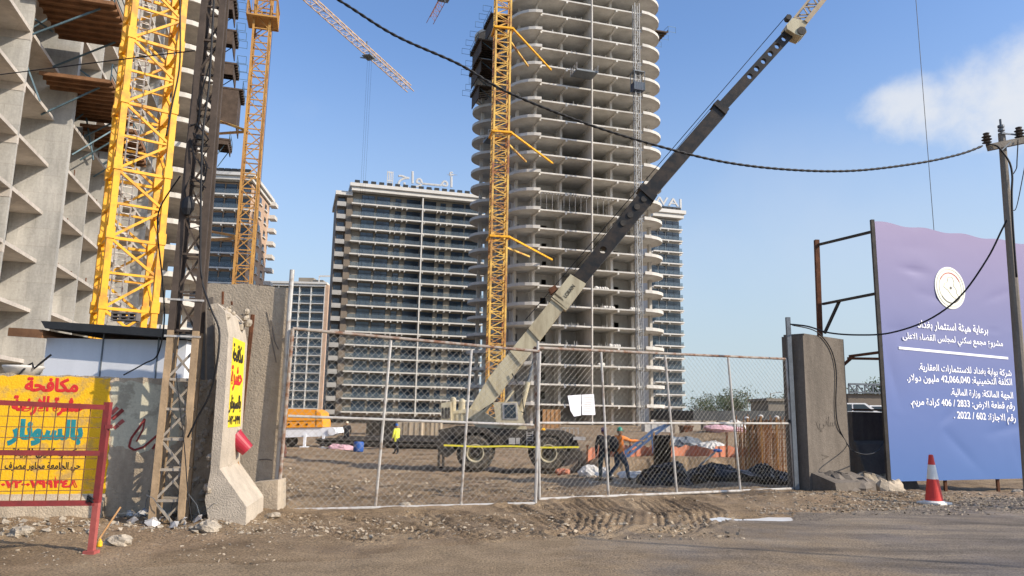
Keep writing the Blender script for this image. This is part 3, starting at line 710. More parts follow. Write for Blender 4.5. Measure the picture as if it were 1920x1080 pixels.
# middle distance orange crane and its jib
oc = at(474, 280, 72)
ocr = empty('tower_crane', (oc.x, oc.y, gz(oc.x, oc.y)), 'slim orange crane mast with a square platform at its top, left of the gate', 'tower crane', 'tower cranes on the site')
zo = at(491, 22, 72).z
a1 = R(14); ax = V((math.cos(a1), math.sin(a1), 0)); ay = V((-ax.y, ax.x, 0))
lattice(ocr, (oc.x, oc.y), ax, ay, .78, 0, zo+5, 1.55, .2, .09, M['orange'], M['orange'], mid=False)
zc_ = at(491, 42, 72).z; b = MB(); c = V((oc.x, oc.y, zc_))
for z in (0, 1.9):
    for s in (-1, 1): b.bar(c+ax*s*1.45-ay*1.45+UP*z, c+ax*s*1.45+ay*1.45+UP*z, .14); b.bar(c+ay*s*1.45-ax*1.45+UP*z, c+ay*s*1.45+ax*1.45+UP*z, .14)
for sx in (-1, 1):
    for sy in (-1, 1): b.bar(c+ax*sx*1.45+ay*sy*1.45, c+ax*sx*1.45+ay*sy*1.45+UP*1.9, .08)
    for i in range(7): b.bar(c+ax*sx*1.45+ay*(-1.4+i*.46), c+ax*sx*1.45+ay*(-1.4+i*.46)+UP*1.9, .04); b.bar(c+ay*sx*1.45+ax*(-1.4+i*.46), c+ay*sx*1.45+ax*(-1.4+i*.46)+UP*1.9, .04)
b.obox(c-ax*1.5-ay*1.5, ax*3, ay*3, UP*.06); b.build('platform', M['orange'], ocr)
def jib(parent, A, B, w, h, step, mch, mbr, name='jib'):
    A, B = V(A), V(B); d = (B-A).normalized(); s = V((d.y, -d.x, 0)).normalized(); b = MB(); L = (B-A).length; n = int(L/step)
    bl, br, tp = A-s*w/2, A+s*w/2, A+UP*h
    for p in (bl, br): b.bar(p, p+(B-A), .10)
    b.bar(tp, tp+(B-A), .12)
    for i in range(n):
        x0, x1, xm = d*(i*step), d*((i+1)*step), d*((i+.5)*step)
        b.bar(bl+x0, br+x1, .05); b.bar(bl+x0, br+x0, .05)
        for p in (bl, br): b.bar(p+x0, tp+xm, .055); b.bar(tp+xm, p+x1, .055)
    return b.build(name, mch, parent)
pA = at(497, -72, 72); d_ = ray(770, 172); pB = d_*((pA.z-CAM_H)/d_.z)+V((0, 0, CAM_H))
jib(ocr, pA, pB, 1.05, 1.0, 1.5, mat('faded_jib_paint', (.50, .36, .24), .6, .25, 1), None)
m1 = at(497, -72, 72); b = MB()
for sx in (-1, 1):
    for sy in (-1, 1): b.bar(V((oc.x, oc.y, zo+4))+ax*.78*sx+ay*.78*sy, m1+V((0, 0, 4.5))+ax*.15*sx, .16)
b.build('tower_head', M['orange'], ocr)
dd = (pB-pA); fr = pA.lerp(pB, .62); tr = MB(); s_ = V((dd.y, -dd.x, 0)).normalized()
tr.obox(fr-s_*.6-UP*.45, s_*1.2, dd.normalized()*1.5, UP*.15); tr.bar(fr-s_*.9-UP*.6, fr+s_*.9-UP*.6+dd.normalized()*1.5, .12)
tr.bar(fr+UP*1.0, fr+UP*1.5, .15); tr.build('trolley', M['galv_dark'], ocr)
for off in (-.5, 0, .55):
    q = fr+dd.normalized()*(.9+off); rp = MB(); rp.tube(q-UP*.3, V((q.x, q.y, 14)), .012, 4); rp.build('hoist_rope', M['black'], ocr)
q = at(512, 40, 71.2); rp = MB(); rp.tube(q, V((q.x, q.y, 20)), .02, 4); rp.build('cable', M['black'], ocr)
# yellow crane in front of the middle tower
cc = at(936, 340, 107)
ccr = empty('tower_crane', (cc.x, cc.y, gz(cc.x, cc.y)), 'weathered yellow crane mast tied to the front of the middle tower', 'tower crane', 'tower cranes on the site')
a1 = R(10); ax3 = V((math.cos(a1), math.sin(a1), 0)); ay3 = V((-ax3.y, ax3.x, 0))
zc3 = at(945, -230, 107).z
lattice(ccr, (cc.x, cc.y), ax3, ay3, 1.12, 0, zc3, 2.3, .27, .12, M['yellow_rust'], M['yellow_rust'])
for py, p1, p2 in [(60, (1033, 131), (990, 124)), (253, (1036, 306), (986, 303)), (447, (1035, 487), (992, 481))]:
    z = at(936, py, 107).z; b = MB(); c = V((cc.x, cc.y, z))
    for s in (-1, 1): b.bar(c+ax3*s*1.45-ay3*1.45, c+ax3*s*1.45+ay3*1.45, .3); b.bar(c+ay3*s*1.45-ax3*1.45, c+ay3*s*1.45+ax3*1.45, .3)
    b.build('tie_collar', M['yellow'], ccr)
    for st, e, mt in ((c+ax3*1.45-ay3*1.3, p1, 'yellow'), (c+ax3*1.45+ay3*.6-UP*1.2, p2, 'yellow_rust')):
        en = onp(e[0], e[1], TP(0, -.1, 0), TP(10, -.1, 0)); b = MB(); b.bar(st, en, .26); b.build('tie_strut', M[mt], ccr)
pA = V((cc.x, cc.y, at(945, -220, 107).z)); d_ = ray(806, 44); pB = d_*((pA.z-CAM_H)/d_.z)+V((0, 0, CAM_H))
jib(ccr, pA, pB, 1.5, 1.5, 2.0, mat('reddish_jib_paint', (.42, .17, .09), .55, .2, 1), None)
hb = MB(); q = pA.lerp(pB, .72); qd = (pB-pA).normalized(); hb.bar(q+V((0, 0, -.4)), q+qd*3-UP*.4, 2.2, .3); hb.bar(q+qd*1-UP*1.6, q+qd*1-UP*.3, .3); hb.build('trolley', M['galv_dark'], ccr)
# struts tying the orange mast to the near tower
for lab, a, c, Ya, Yc, m in [('sunlit yellow tie strut between the near tower and the orange mast', (390, 220), (463, 245), 88, 72, 'yellow_rust'), ('shaded lower tie strut between near tower and orange mast', (388, 252), (460, 247), 88, 72, 'orange'),
                             ('lower orange tie strut above the concrete blast wall', (384, 432), (443, 443), 88, 72, 'orange'), ('lowest thin tie strut reaching the orange mast', (380, 450), (443, 447), 88, 72, 'orange')]:
    b = MB(); b.bar(at(*a, Ya), at(*c, Yc), .24); tag(b.build('tie_strut', M[m]), lab, 'strut', 'tie struts of the orange mast')

# ------------------------------------------------------------------ finished apartment blocks behind
def apartment(label, px0, py0, Y0, az, pxs, nfl, pitch, depth, parapet=1.3, wallm='beigewall', ac=0, stub=True, white=(), side=None, zfix=None, glass='glass', slabm='whitepaint', over=.5):
    """px0, py0: where the roof's front left corner shows; pxs: bays across the front as (px from, px to, kind)"""
    A = at(px0, py0, Y0); eu = V((math.sin(R(az)), math.cos(R(az)), 0)); ev = V((-eu.y, eu.x, 0)); A0 = V((A.x, A.y, 0)); ztop = A.z
    def U(px):
        k = (px-960)/FPX; return (k*A0.y-A0.x)/(eu.x-k*eu.y)
    P = lambda u, v, z: A0+eu*u+ev*v+UP*z
    uL = 0.0; uR = max(U(b) for a, b, k in pxs)
    t = empty('apartment_block', P((uL+uR)/2, depth/2, 0), label, 'apartment block', 'finished apartment blocks behind the site')
    w = MB(); w.obox(P(uL, 1.5, -1.5), eu*(uR-uL), ev*(depth-1.5), UP*(ztop-parapet+1.3)); w.build('wall', M[wallm], t)
    rf = MB(); rf.obox(P(uL-over, -over, ztop-parapet), eu*(uR-uL+2*over), ev*(depth+2*over), UP*(parapet*.55)); rf.obox(P(uL-over-.5, -over-.5, ztop-parapet*.45), eu*(uR-uL+2*over+1), ev*(depth+1+2*over), UP*(parapet*.45))
    roof = rf.build('roof', M[slabm if slabm != 'greybld' else 'greybld'], t)
    wcount = 0; rest = MB(); protos = {}; restb = MB()
    for f in range(nfl):
        zf = ztop-parapet-pitch*(f+1)
        if zf < -2.0: break
        s = MB(); s.obox(P(uL-.3, -.1, zf-.12), eu*(uR-uL+.6), ev*1.62, UP*.32)
        if stub:
            for (a, b, k) in pxs: s.obox(P(U(a)-.1, -.05, zf-.5), eu*.26, ev*1.5, UP*.39)
        s.build('balcony_slab', M[slabm], t)
        gl = MB(); gl.obox(P(uL, .02, zf+.25), eu*(uR-uL), ev*.05, UP*.9); gl.bar(P(uL, .04, zf+1.2), P(uR, .04, zf+1.2), .07)
        for u_ in np.arange(uL+.1, uR, 1.45): gl.bar(P(u_, -.02, zf+.22), P(u_, -.02, zf+1.2), .06)
        gl.build('balustrade', M['clearglass'], t)
        for bi, (a, b, k) in enumerate(pxs):
            if k == 'wall': continue
            z0, z1 = (zf+.24, zf+pitch-.55) if k == 'glass' else (zf+.5, zf+pitch-.75)
            ua, ub = U(a)+.1, U(b)-.1
            if wcount < 100:
                key = (bi, k)
                if key not in protos:
                    x = MB(); x.obox(P(ua, 1.40, z0), eu*(ub-ua), ev*.098, UP*(z1-z0)); o = x.build('window', M[glass], t)
                    fr = MB(); n = max(1, int((ub-ua)/1.5))
                    for i in range(n+1): fr.obox(P(ua+(ub-ua-.07)*i/n, 1.34, z0), eu*.07, ev*.06, UP*(z1-z0))
                    fr.obox(P(ua, 1.345, z0+(z1-z0)*.68), eu*(ub-ua), ev*.05, UP*.07); fr.build('window_frame', M['darkroof'], o)
                    protos[key] = (o, zf)
                else:
                    o = copy_tree(protos[key][0], t); o.location.z += zf-protos[key][1]
                wcount += 1
            else:
                rest.obox(P(ua, 1.40, z0), eu*(ub-ua), ev*.098, UP*(z1-z0))
    if rest.v: rest.build('window', M[glass], t)['kind'] = 'stuff'
    for px in white:
        x = MB(); u = U(px); x.obox(P(u-.2, -.16, -1), eu*.3, ev*1.66, UP*(ztop-parapet+1)); x.build('pilaster', M[slabm], t)
    for i in range(ac):
        x = MB(); u = uL+.8+(uR-uL-1.6)*i/max(1, ac-1); x.box(P(u, .2, ztop+.62), (1.25, .7, .75), math.atan2(eu.y, eu.x)); x.bar(P(u-.5, .2, ztop-.02), P(u-.5, .2, ztop+.3), .1); x.bar(P(u+.5, .2, ztop-.02), P(u+.5, .2, ztop+.3), .1); x.build('roof_unit', M['darkroof'], t)
    return t, P, U, ztop, uR
bays = [(666, 693, 'glass'), (696, 723, 'glass'), (723, 732, 'wall'), (732, 745, 'window'), (745, 754, 'wall'), (754, 782, 'glass'), (788, 813, 'glass'), (813, 820, 'wall'), (820, 832, 'window'), (832, 843, 'wall'), (843, 867, 'glass'), (869, 905, 'glass')]
tA, PA, UA, zA, uRA = apartment('wide beige apartment block with dark windows and white floor bands, Arabic sign on its roof', 664, 344, 184, 74, bays, 17, 3.28, 20, 1.9, ac=17, white=(785,), glass='glass2')
# set-back wing on its left
zw = at(640, 362, 186).z; b = MB(); uw0, uw1 = UA(619), -.05
b.obox(PA(UA(637.5), 1.2, -1.5), EU*(uw1-UA(637.5)), EV*18, UP*(zw+1.5-1)); b.build('wing_wall', M['brownwall'], tA)
b = MB(); b.obox(PA(uw0, 2.6, -1.5), EU*(UA(637.5)-uw0-.02), EV*16, UP*(zw+1.5-1)); b.build('wing_wall', M['brownwall'], tA)
b = MB(); b.obox(PA(uw0-.5, .6, zw-1), EU*(uw1-uw0+.4), EV*19, UP*1.0); b.build('wing_roof', M['whitepaint'], tA)
for f in range(17):
    zf = zA-1.9-3.28*(f+1)-.6; b = MB(); b.obox(PA(uw0, 1.3, zf), EU*(UA(637.5)-uw0-.06), EV*1.28, UP*.3); b.obox(PA(uw0, 1.28, zf+.3), EU*(UA(637.5)-uw0-.06), EV*.12, UP*.85); b.build('wing_balcony', M['greybld'], tA)
    b = MB(); b.obox(PA(uw0+.3, 2.5, zf+.4), EU*(UA(637.5)-uw0-.7), EV*.09, UP*2.1); b.build('window', M['glass2'], tA)
# roof sign seen from behind
sg = empty('roof_sign', PA(UA(790), 1, zA), 'pale Arabic rooftop letters on steel legs above the wide beige block', 'sign')
pc = PA(UA(797), 4, 0); pz = onp(797, 338, PA(0, 4, 0), PA(20, 4, 0)).z
w_ = (UA(856)-UA(737)); lettering('sign_letters', arabic('أمـــواج'), M['offwhite'], w_, 6.2, V((pc.x, pc.y, pz)), EU, UP, sg, .35, .02)
for px in (742, 762, 785, 806, 833, 841, 851): 
    b = MB(); q = PA(UA(px), 4.1, zA); b.bar(q, q+UP*1.9, .16); b.build('sign_leg', M['galv_dark'], sg)
b = MB(); q0 = onp(721, 322, PA(0, 3, 0), PA(20, 3, 0)); t = empty('roof_frame', V((q0.x, q0.y, zA)), 'tall pale steel frame standing on the roof left of the Arabic sign', 'frame')
for i in range(4): 
    b = MB(); q = PA(UA(716+i*3.5), 3, zA); b.bar(q, q+UP*5.2, .22); b.build('upright', M['whitepaint'], t)
b = MB(); b.bar(PA(UA(716), 3, zA+4.9), PA(UA(727), 3, zA+4.9), .18); b.bar(PA(UA(716), 3, zA+2.6), PA(UA(727), 3, zA+2.6), .18); b.build('cross_bar', M['whitepaint'], t)
# block to the right of the middle tower
bays = [(1228, 1243, 'glass'), (1244, 1258, 'glass'), (1259, 1285, 'glass')]
tB, PB, UB, zB, uRB = apartment('narrow pale apartment block half hidden behind the right side of the concrete tower', 1226, 391, 203, 74, bays, 17, 3.3, 16, 2.2, ac=6, white=(), wallm='whitepaint')
for f in range(17):
    zf = zB-2.2-3.3*(f+1)
    if zf > 0: b = MB(); b.obox(PB(uRB, 2, zf-.2), EU*1.1, EV*5, UP*.3); b.obox(PB(uRB+1.0, 2, zf+.1), EU*.1, EV*5, UP*.9); b.build('side_balcony', M['whitepaint'], tB)
sg = empty('roof_sign', PB(UB(1262), 1, zB), 'white block letters along the roof edge right of the concrete tower', 'sign')
pz = onp(1240, 381, PB(0, 1, 0), PB(20, 1, 0)); pc = PB(UB(1236), 1, 0)
lettering('sign_letters', 'AMWAJ', M['offwhite'], UB(1285)-UB(1178), 3.2, V((pc.x, pc.y, at(1262, 382, 206).z-.1)), EU, UP, sg, .35, .02)
for px in (1246, 1256, 1264, 1272, 1280):
    b = MB(); q = PB(UB(px), 1.15, zB); b.bar(q, q+UP*.7, .12); b.build('sign_leg', M['galv_dark'], sg)
# dark block behind the near tower, brick flank to the right
bays = [(372, 396, 'glass'), (397, 420, 'glass'), (421, 448, 'glass')]
tC, PC, UC, zC, uRC = apartment('dark glass apartment block with pink stone flank seen past the orange mast', 370, 321, 158, 84, bays, 14, 3.3, 20, 1.6, ac=8, glass='glass', wallm='pinkwall')
eC = V((math.sin(R(84)), math.cos(R(84)), 0)); vC = V((-eC.y, eC.x, 0))
# its lit flank: windows with white surrounds
proto = None
for f in range(13):
    for j in range(3):
        if proto is None:
            b = MB(); b.obox(PC(uRC-.01, 4+j*5.5, zC-1.6-3.3+.9), vC*1.8, eC*.06, UP*1.5); proto = b.build('flank_window', M['glass'], tC)
            b = MB(); b.obox(PC(uRC-.01, 3.6, zC-1.6-3.3+.55), vC*2.6, eC*.35, UP*.25); b.build('sill', M['whitepaint'], proto); pz0 = proto.location.copy()
        else:
            o = copy_tree(proto, tC); o.location = pz0+vC*(j*5.5)-UP*(f*3.3)
for f in range(14): b = MB(); b.obox(PC(uRC, 19, zC-1.6-3.3*f-.3), eC*1.6, vC*3.2, UP*.9); b.build('flank_balcony', M['whitepaint'], tC)
# small pale block in the distance
bays = [(498, 516, 'glass'), (518, 536, 'glass'), (538, 556, 'glass'), (559, 578, 'glass'), (580, 604, 'glass')]
tD, PD, UD, zD, uRD = apartment('small distant white framed apartment block between two larger ones', 496, 527, 290, 88, bays, 14, 3.4, 16, 1.7, ac=0, white=(517, 557, 579, 605), glass='glass2', wallm='greybld')
b = MB(); q = PD(12, 5, zD); b.obox(q, V((6, 0, 0)), V((0, 6, 0)), UP*2.6); b.obox(PD(17, 4, zD), V((5, 0, 0)), V((0, 5, 0)), UP*1.6); b.build('roof_house', M['beigewall'], tD)
b = MB(); b.obox(PD(uRD+.02, 0, -1), V((1.6, 0, 0)), V((0, 16, 0)), UP*(zD)); b.build('side_pier', M['pinkwall'], tD)
b = MB(); q = PD(20.6, 3, zD); b.bar(q, q+UP*3.0, .4); b.bar(q+UP*3, q+V((4.5, 0, 3.1)), .5, .6); tag(b.build('roof_davit', M['whitepaint']), 'small pale roof davit crane on the distant white framed block', 'davit')

# ------------------------------------------------------------------ mobile crane
YC = 31.3
def px3(pts, Y): return [at(x, y, Y) for x, y in pts]
def slabpx(mb, pts, Y, depth, m=0): return mb.prism(px3(pts, Y), V((0, depth, 0)), m)
cb = at(955, 882, YC)
cr = empty('mobile_crane', (cb.x, YC+1.3, gz(cb.x, YC)), 'sand coloured rough terrain crane with long black telescopic boom raised to the right', 'mobile crane')
b = MB()
slabpx(b, [(822, 806), (852, 800), (1006, 806), (1060, 808), (1078, 816), (1086, 838), (1056, 840), (1046, 826), (1010, 822), (1003, 840), (925, 840), (912, 822), (890, 813), (866, 822), (852, 842), (826, 840)], YC+.35, 2.0)
b.build('chassis', M['chassis'], cr)
b = MB(); slabpx(b, [(852, 812), (868, 802), (910, 802), (932, 818), (938, 838), (930, 838), (920, 818), (905, 811), (872, 811), (858, 822)], YC-.12, .6); slabpx(b, [(1000, 815), (1012, 807), (1048, 807), (1072, 838), (1062, 838), (1044, 817), (1012, 816)], YC-.12, .6); b.build('fender', M['chassis'], cr)
b = MB(); slabpx(b, [(818, 826), (848, 826), (850, 848), (838, 858), (822, 850)], YC-.1, 2.8); b.build('outrigger_box', M['chassis'], cr)
b = MB(); slabpx(b, [(1056, 846), (1090, 846), (1091, 860), (1056, 862)], YC-.1, 2.8); b.build('outrigger_box', M['chassis'], cr)
for x0 in (823, 831, 1086):
    b = MB(); a, c = at(x0, 850, YC), at(x0, 876, YC); b.tube(a, c, .06, 8); b.box((c.x, c.y, c.z), (.36, .36, .06)); b.build('outrigger_jack', M['chassis'], cr)
for i, (x0, x1) in enumerate([(954, 966), (967.5, 975)]):
    b = MB(); slabpx(b, [(x0, 821), (x1, 821), (x1, 833), (x0, 833)], YC+.26, .1); b.build('side_box', M['galv'], cr)
wproto = None
for (wx, wy) in [(891, 849.5), (1028, 850)]:
    for far in (0, 1):
        c = at(wx, wy, YC); c = V((c.x, YC-.08+far*2.05, c.z))
        if wproto is None:
            prof = [(.36, 0), (.60, -.02), (.70, .06), (.735, .16), (.735, .42), (.70, .52), (.60, .60), (.36, .58)]
            b = MB(); b.lathe(c, prof, 40, axis=(0, 1, 0), cap=False)
            for i in range(26):                                             # chevron lugs
                t = 2*math.pi*i/26; d = V((math.cos(t), 0, math.sin(t))); tg = V((-math.sin(t), 0, math.cos(t)))
                for s in (0, 1):
                    y0 = .03+.28*s; b.obox(c+d*.70+tg*(.03*(1-2*s))-tg*.05+V((0, y0, 0)), d*.065, tg*.085, V((0, .26, 0))+tg*(.06*(1-2*s)))
            b.build('tyre', M['tyre'], None, loc=c); ty = bpy.data.objects['tyre']
            w = empty('wheel', c, None, None); w.parent = cr; w.location = c-ORG[cr.name]
            ty.parent = w; ty.location = (0, 0, 0)
            b = MB(); b.lathe(c, [(.375, .05), (.37, -.03), (.325, -.03), (.30, .10), (.30, .5), (.36, .58)], 28, axis=(0, 1, 0), cap=False); rim = b.build('rim', M['cranebeige'], w)
            b = MB(); b.lathe(c, [(.305, .13), (.305, .16), (.12, .18)], 24, axis=(0, 1, 0)); b.build('rim_disc', M['rimdust'], w); b = MB(); b.lathe(c, [(.02, -.03), (.10, -.02), (.13, .02), (.13, .14)], 16, axis=(0, 1, 0)); b.lathe(c, [(.21, .10), (.21, .16), (.1, .17)], 16, axis=(0, 1, 0)); b.build('hub', M['chassis'], w)
            wproto = w
        else:
            w = copy_tree(wproto, cr); w.location = c-ORG[cr.name]
b = MB(); slabpx(b, [(846, 771), (880, 766), (909, 774), (932, 788), (968, 793), (985, 797), (990, 808), (946, 812), (905, 810), (888, 796), (846, 792)], YC+.5, 1.7); b.build('turntable_body', M['cranebeige'], cr)
b = MB(); slabpx(b, [(827, 756), (845, 753), (846, 792), (827, 790)], YC+.1, 2.5); b.build('counterweight', M['cranebeige'], cr)
for x0, y0, y1 in ((849, 745, 772), (866, 748, 770)):
    b = MB(); a, c = at(x0, y1, YC+.7), at(x0, y0+5, YC+.7); b.lathe(a, [(.14, 0), (.14, c.z-a.z), (.11, c.z-a.z+.09), (.04, c.z-a.z+.13)], 14); b.build('tank', M['cranebeige'], cr)
b = MB(); slabpx(b, [(925, 754), (969, 753), (978, 776), (985, 794), (930, 792)], YC, .95); cab = b.build('cab', M['cranebeige'], cr)
b = MB(); slabpx(b, [(942, 756), (969, 755), (972, 787), (943, 786)], YC-.03, .05); wf = b.build('window_frame', M['galv'], cab)
b = MB(); slabpx(b, [(945.5, 759), (966.5, 758.5), (968, 784), (946, 784)], YC-.05, .05); b.build('window', M['glass'], cab)
b = MB(); b.tube(at(946, 755, YC+.4), at(963, 732, YC+.4), .055, 8); b.build('exhaust_pipe', M['cranebeige'], cr)
YB = YC+.85                                                               # boom plane
b = MB(); slabpx(b, [(879, 768), (916, 708), (1037, 558.6), (1058, 578), (936, 740), (909, 775)], YB, .85); bm_ = b.build('boom_base', M['cranebeige'], cr)
b = MB(); slabpx(b, [(1034, 558), (1070, 514), (1099, 532), (1063, 580)], YB-.06, .97); bh = b.build('boom_base_head', M['cranebeige'], cr)
for (a, c) in [((916, 708), (936.5, 740)), ((958, 657), (979, 683)), ((992, 614.5), (1013.5, 638)), ((1034, 558), (1062, 581)), ((1040, 551), (1068, 573))]:
    b = MB(); b.bar(at(*a, YB-.03), at(*c, YB-.03), .09, .06, up=(0, 1, 0)); b.build('boom_rib', M['cranebeige'], bm_)
ptxt = at(1067.5, 546, YB-.07); exd = (at(1083, 526, YB)-at(1052, 566, YB)).normalized(); ezd = V((0, -1, 0)).cross(exd)
lettering('lettering', 'LORAIN', M['blackink'], .66, .17, ptxt, exd, ezd, bh, .006, .012)
p45 = at(880, 787, YC+.49); lettering('lettering', '450', M['blackink'], .24, .1, p45, (1, 0, 0), UP, cr, .006, .02)
b = MB(); slabpx(b, [(1029, 541), (1041, 534), (1046, 542), (1034, 551)], YB, .5); b.build('rope_guide', M['rust'], cr)
def boom_section(parent, name, a0, a1, b0, b1, holes, Y, dep, mt):
    """box section between side edges a0-a1 (upper) and b0-b1 (lower); holes: fractions along it where round holes go right through"""
    mb = MB(); lerp = lambda p, q, t: (p[0]+(q[0]-p[0])*t, p[1]+(q[1]-p[1])*t)
    pos = [0]; w = 0
    L = math.hypot(a1[0]-a0[0], a1[1]-a0[1]); hw = math.hypot(a0[0]-b0[0], a0[1]-b0[1])*.5
    cells = []
    t = 0
    for h in holes:
        s = hw/L*.72
        cells.append((t, h-s, 0)); cells.append((h-s, h+s, 1)); t = h+s
    cells.append((t, 1, 0))
    for (s0, s1, hole) in cells:
        q = [lerp(a0, a1, s0), lerp(a0, a1, s1), lerp(b0, b1, s1), lerp(b0, b1, s0)]
        if not hole: slabpx(mb, q, Y, dep); continue
        c = (sum(p[0] for p in q)/4, sum(p[1] for p in q)/4); n = 16; outer, inner = [], []
        for i in range(n):
            e, f = divmod(i, 4); outer.append(lerp(q[e], q[(e+1) % 4], f/4))
        r0 = hw*.52
        for p in outer:
            d = math.hypot(p[0]-c[0], p[1]-c[1]); inner.append((c[0]+(p[0]-c[0])/d*r0, c[1]+(p[1]-c[1])/d*r0))
        O, I = px3(outer, Y), px3(inner, Y); dv = V((0, dep, 0)); vs = O+I+[p+dv for p in O]+[p+dv for p in I]; fs = []
        for i in range(n):
            j = (i+1) % n; fs += [(i, j, n+j, n+i), (2*n+i, 3*n+i, 3*n+j, 2*n+j), (n+i, n+j, 3*n+j, 3*n+i), (i, 2*n+i, 2*n+j, j)]
        mb.add(vs, fs)
    return mb.build(name, mt, parent)
boom_section(cr, 'boom_section', (1076, 516), (1205, 352), (1098, 531), (1228, 372), [.33+.01, .62, .72, .82, .92][:1], YB+.08, .68, M['blacksteel'])
b = MB()
for hx, hy in [(1207.7, 372.8), (1194.7, 387.5), (1182, 402.7), (1169, 418)]:
    c = at(hx, hy, YB+.03); b.lathe(c, [(.135, 0), (.135, .05), (.115, .052), (.105, .02), (.10, .045)], 16, axis=(0, 1, 0))
b.build('boom_boss', M['chassis'], cr)
b = MB(); slabpx(b, [(1198, 352), (1207, 344), (1233, 366), (1226, 377)], YB-.02, .9); b.build('boom_collar', M['blacksteel'], cr)
boom_section(cr, 'boom_section', (1207, 351), (1344, 194), (1226, 370), (1364, 211), [], YB+.14, .54, M['blacksteel'])
b = MB(); slabpx(b, [(1338, 194), (1346, 186), (1368, 204), (1361, 214)], YB+.06, .7); b.build('boom_collar', M['blacksteel'], cr)
boom_section(cr, 'boom_section', (1346, 194), (1477, 50), (1361, 207), (1493, 62), [.40+.098*i for i in range(6)], YB+.22, .2, M['blacksteel'])
b = MB(); slabpx(b, [(1475, 46), (1480, 40), (1486, 33), (1511, 39), (1512, 47), (1504, 62), (1512, 58), (1513, 60), (1503, 68), (1492, 64), (1476, 54)], YB-.05, .75); b.build('boom_head', M['cranebeige'], cr)
b = MB(); b.lathe(at(1479.5, 31.5, YB), [(.13, 0), (.13, .3), (.05, .31)], 16, axis=(0, 1, 0)); b.lathe(at(1504, 57, YB-.1), [(.2, 0), (.2, .8), (.05, .81)], 16, axis=(0, 1, 0)); b.build('sheave', M['chassis'], cr)
b = MB(); jp = lambda s: at(1489+(1690-1489)*s, 34+(-216-34)*s, YB); jq = lambda s: at(1510+(1702-1510)*s, 42+(-195-42)*s, YB)
for o in (0, .7):
    ov = V((0, o, 0)); b.bar(jp(0)+ov, jp(1)+ov, .09); b.bar(jq(0)+ov, jq(1)+ov, .2)
    for i in range(12): b.bar(jp(i/12)+ov, jq((i+.5)/12)+ov, .05); b.bar(jq((i+.5)/12)+ov, jp((i+1)/12)+ov, .05)
for i in range(13): b.bar(jp(i/12), jp(i/12)+V((0, .7, 0)), .05); b.bar(jq(i/12), jq(i/12)+V((0, .7, 0)), .05)
b.build('lattice_jib', mat('dusty_tan_paint', (.42, .33, .22), .6, .2, 2), cr)
ca = at(969, 802, YB+.2); cm = at(990, 716, YB+.2); ce = at(1003, 668, YB+.2)
b = MB(); b.tube(ca, cm, .115, 14); b.build('lift_cylinder', M['cranebeige'], cr)
b = MB(); b.tube(cm, ce, .07, 12); b.build('lift_rod', M['galv_dark'], cr)
for a, c, r in [((1477, 27), (985, 600), .018), ((1222, 380), (1094, 534), .022), ((1345, 188), (1076, 508), .012)]:
    b = MB(); b.tube(at(*a, YB+.4), at(*c, YB+.4), r, 5); b.build('hoist_rope', M['black'], cr)
tip = at(1702, -195, YB); bt = at(1742, 430, YB); b = MB(); b.tube((tip.x, tip.y, tip.z), (tip.x, tip.y, bt.z-.6), .014, 5); b.build('hoist_rope', M['black'], cr)
b = MB(); b.blob((tip.x, tip.y, bt.z-.9), (.22, .22, .4), 3, .1, 10); b.path([(tip.x, tip.y, bt.z-1.2), (tip.x+.1, tip.y, bt.z-1.4), (tip.x, tip.y, bt.z-1.55), (tip.x-.12, tip.y, bt.z-1.42)], .045, 6); b.build('hook_block', M['chassis'], cr)
for i, (a, c_, d) in enumerate([((905, 768), (930, 752), (985, 775)), ((960, 700), (978, 735), (985, 790)), ((884, 772), (895, 790), (930, 796))]):
    b = MB(); b.path([at(*a, YB-.08), at(*c_, YB-.12), at(*d, YB-.05)], .025, 5); b.build('hydraulic_hose', M['black'], cr)
b = MB()
for k in range(4): b.bar(at(988, 812-k*1+k*5.5, YC+.2), at(999, 812+k*4.5, YC+.2), .03)
b.bar(at(988, 808, YC+.2), at(988, 836, YC+.2), .03); b.bar(at(999, 808, YC+.2), at(999, 836, YC+.2), .03); b.build('step_ladder', M['galv'], cr)
b = MB()
for px in (857, 866, 875): b.bar(at(px, 790, YC+.46), at(px, 774, YC+.46), .03)
b.bar(at(855, 774, YC+.46), at(878, 774, YC+.46), .03); b.build('hand_rail', M['cranebeige'], cr)
b = MB()
for x0 in (830, 836, 842): slabpx(b, [(x0-1.5, 764), (x0+1.5, 764), (x0+1.5, 784), (x0-1.5, 784)], YC+.06, .05)
b.build('vent_slat', M['chassis'], cr)
c = at(1018, 812, YC+.3); b = MB(); b.lathe(c, [(.1, 0), (.1, .16), (.06, .2)], 14); b.build('beacon', M['amber'], cr)
b = MB(); b.box(at(1085, 822, YC+.4), (.5, .7, .12)); b.build('step_box', M['galv'], cr)
b = MB()
for x in (1052, 1060, 1068, 1076, 1084): b.bar(at(x, 814, YC+1.2), at(x, 801, YC+1.2), .03)
b.bar(at(1050, 802, YC+1.2), at(1086, 803, YC+1.2), .03); b.build('deck_rail', M['galv'], cr)
b = MB(); pts = [at(832+(1086-832)*i/14, 836.5+3.5*i/14+1.6*math.sin(math.pi*i/7)**2, YC-.22) for i in range(15)]
for p, q in zip(pts[:-1], pts[1:]): b.hexa([p, q, q+V((0, .006, 0)), p+V((0, .006, 0)), p+UP*.07, q+UP*.07, q+V((0, .006, .07)), p+V((0, .006, .07))])
tag(b.build('warning_tape', M['tapey']), 'yellow warning tape stretched along the side of the mobile crane', 'tape')

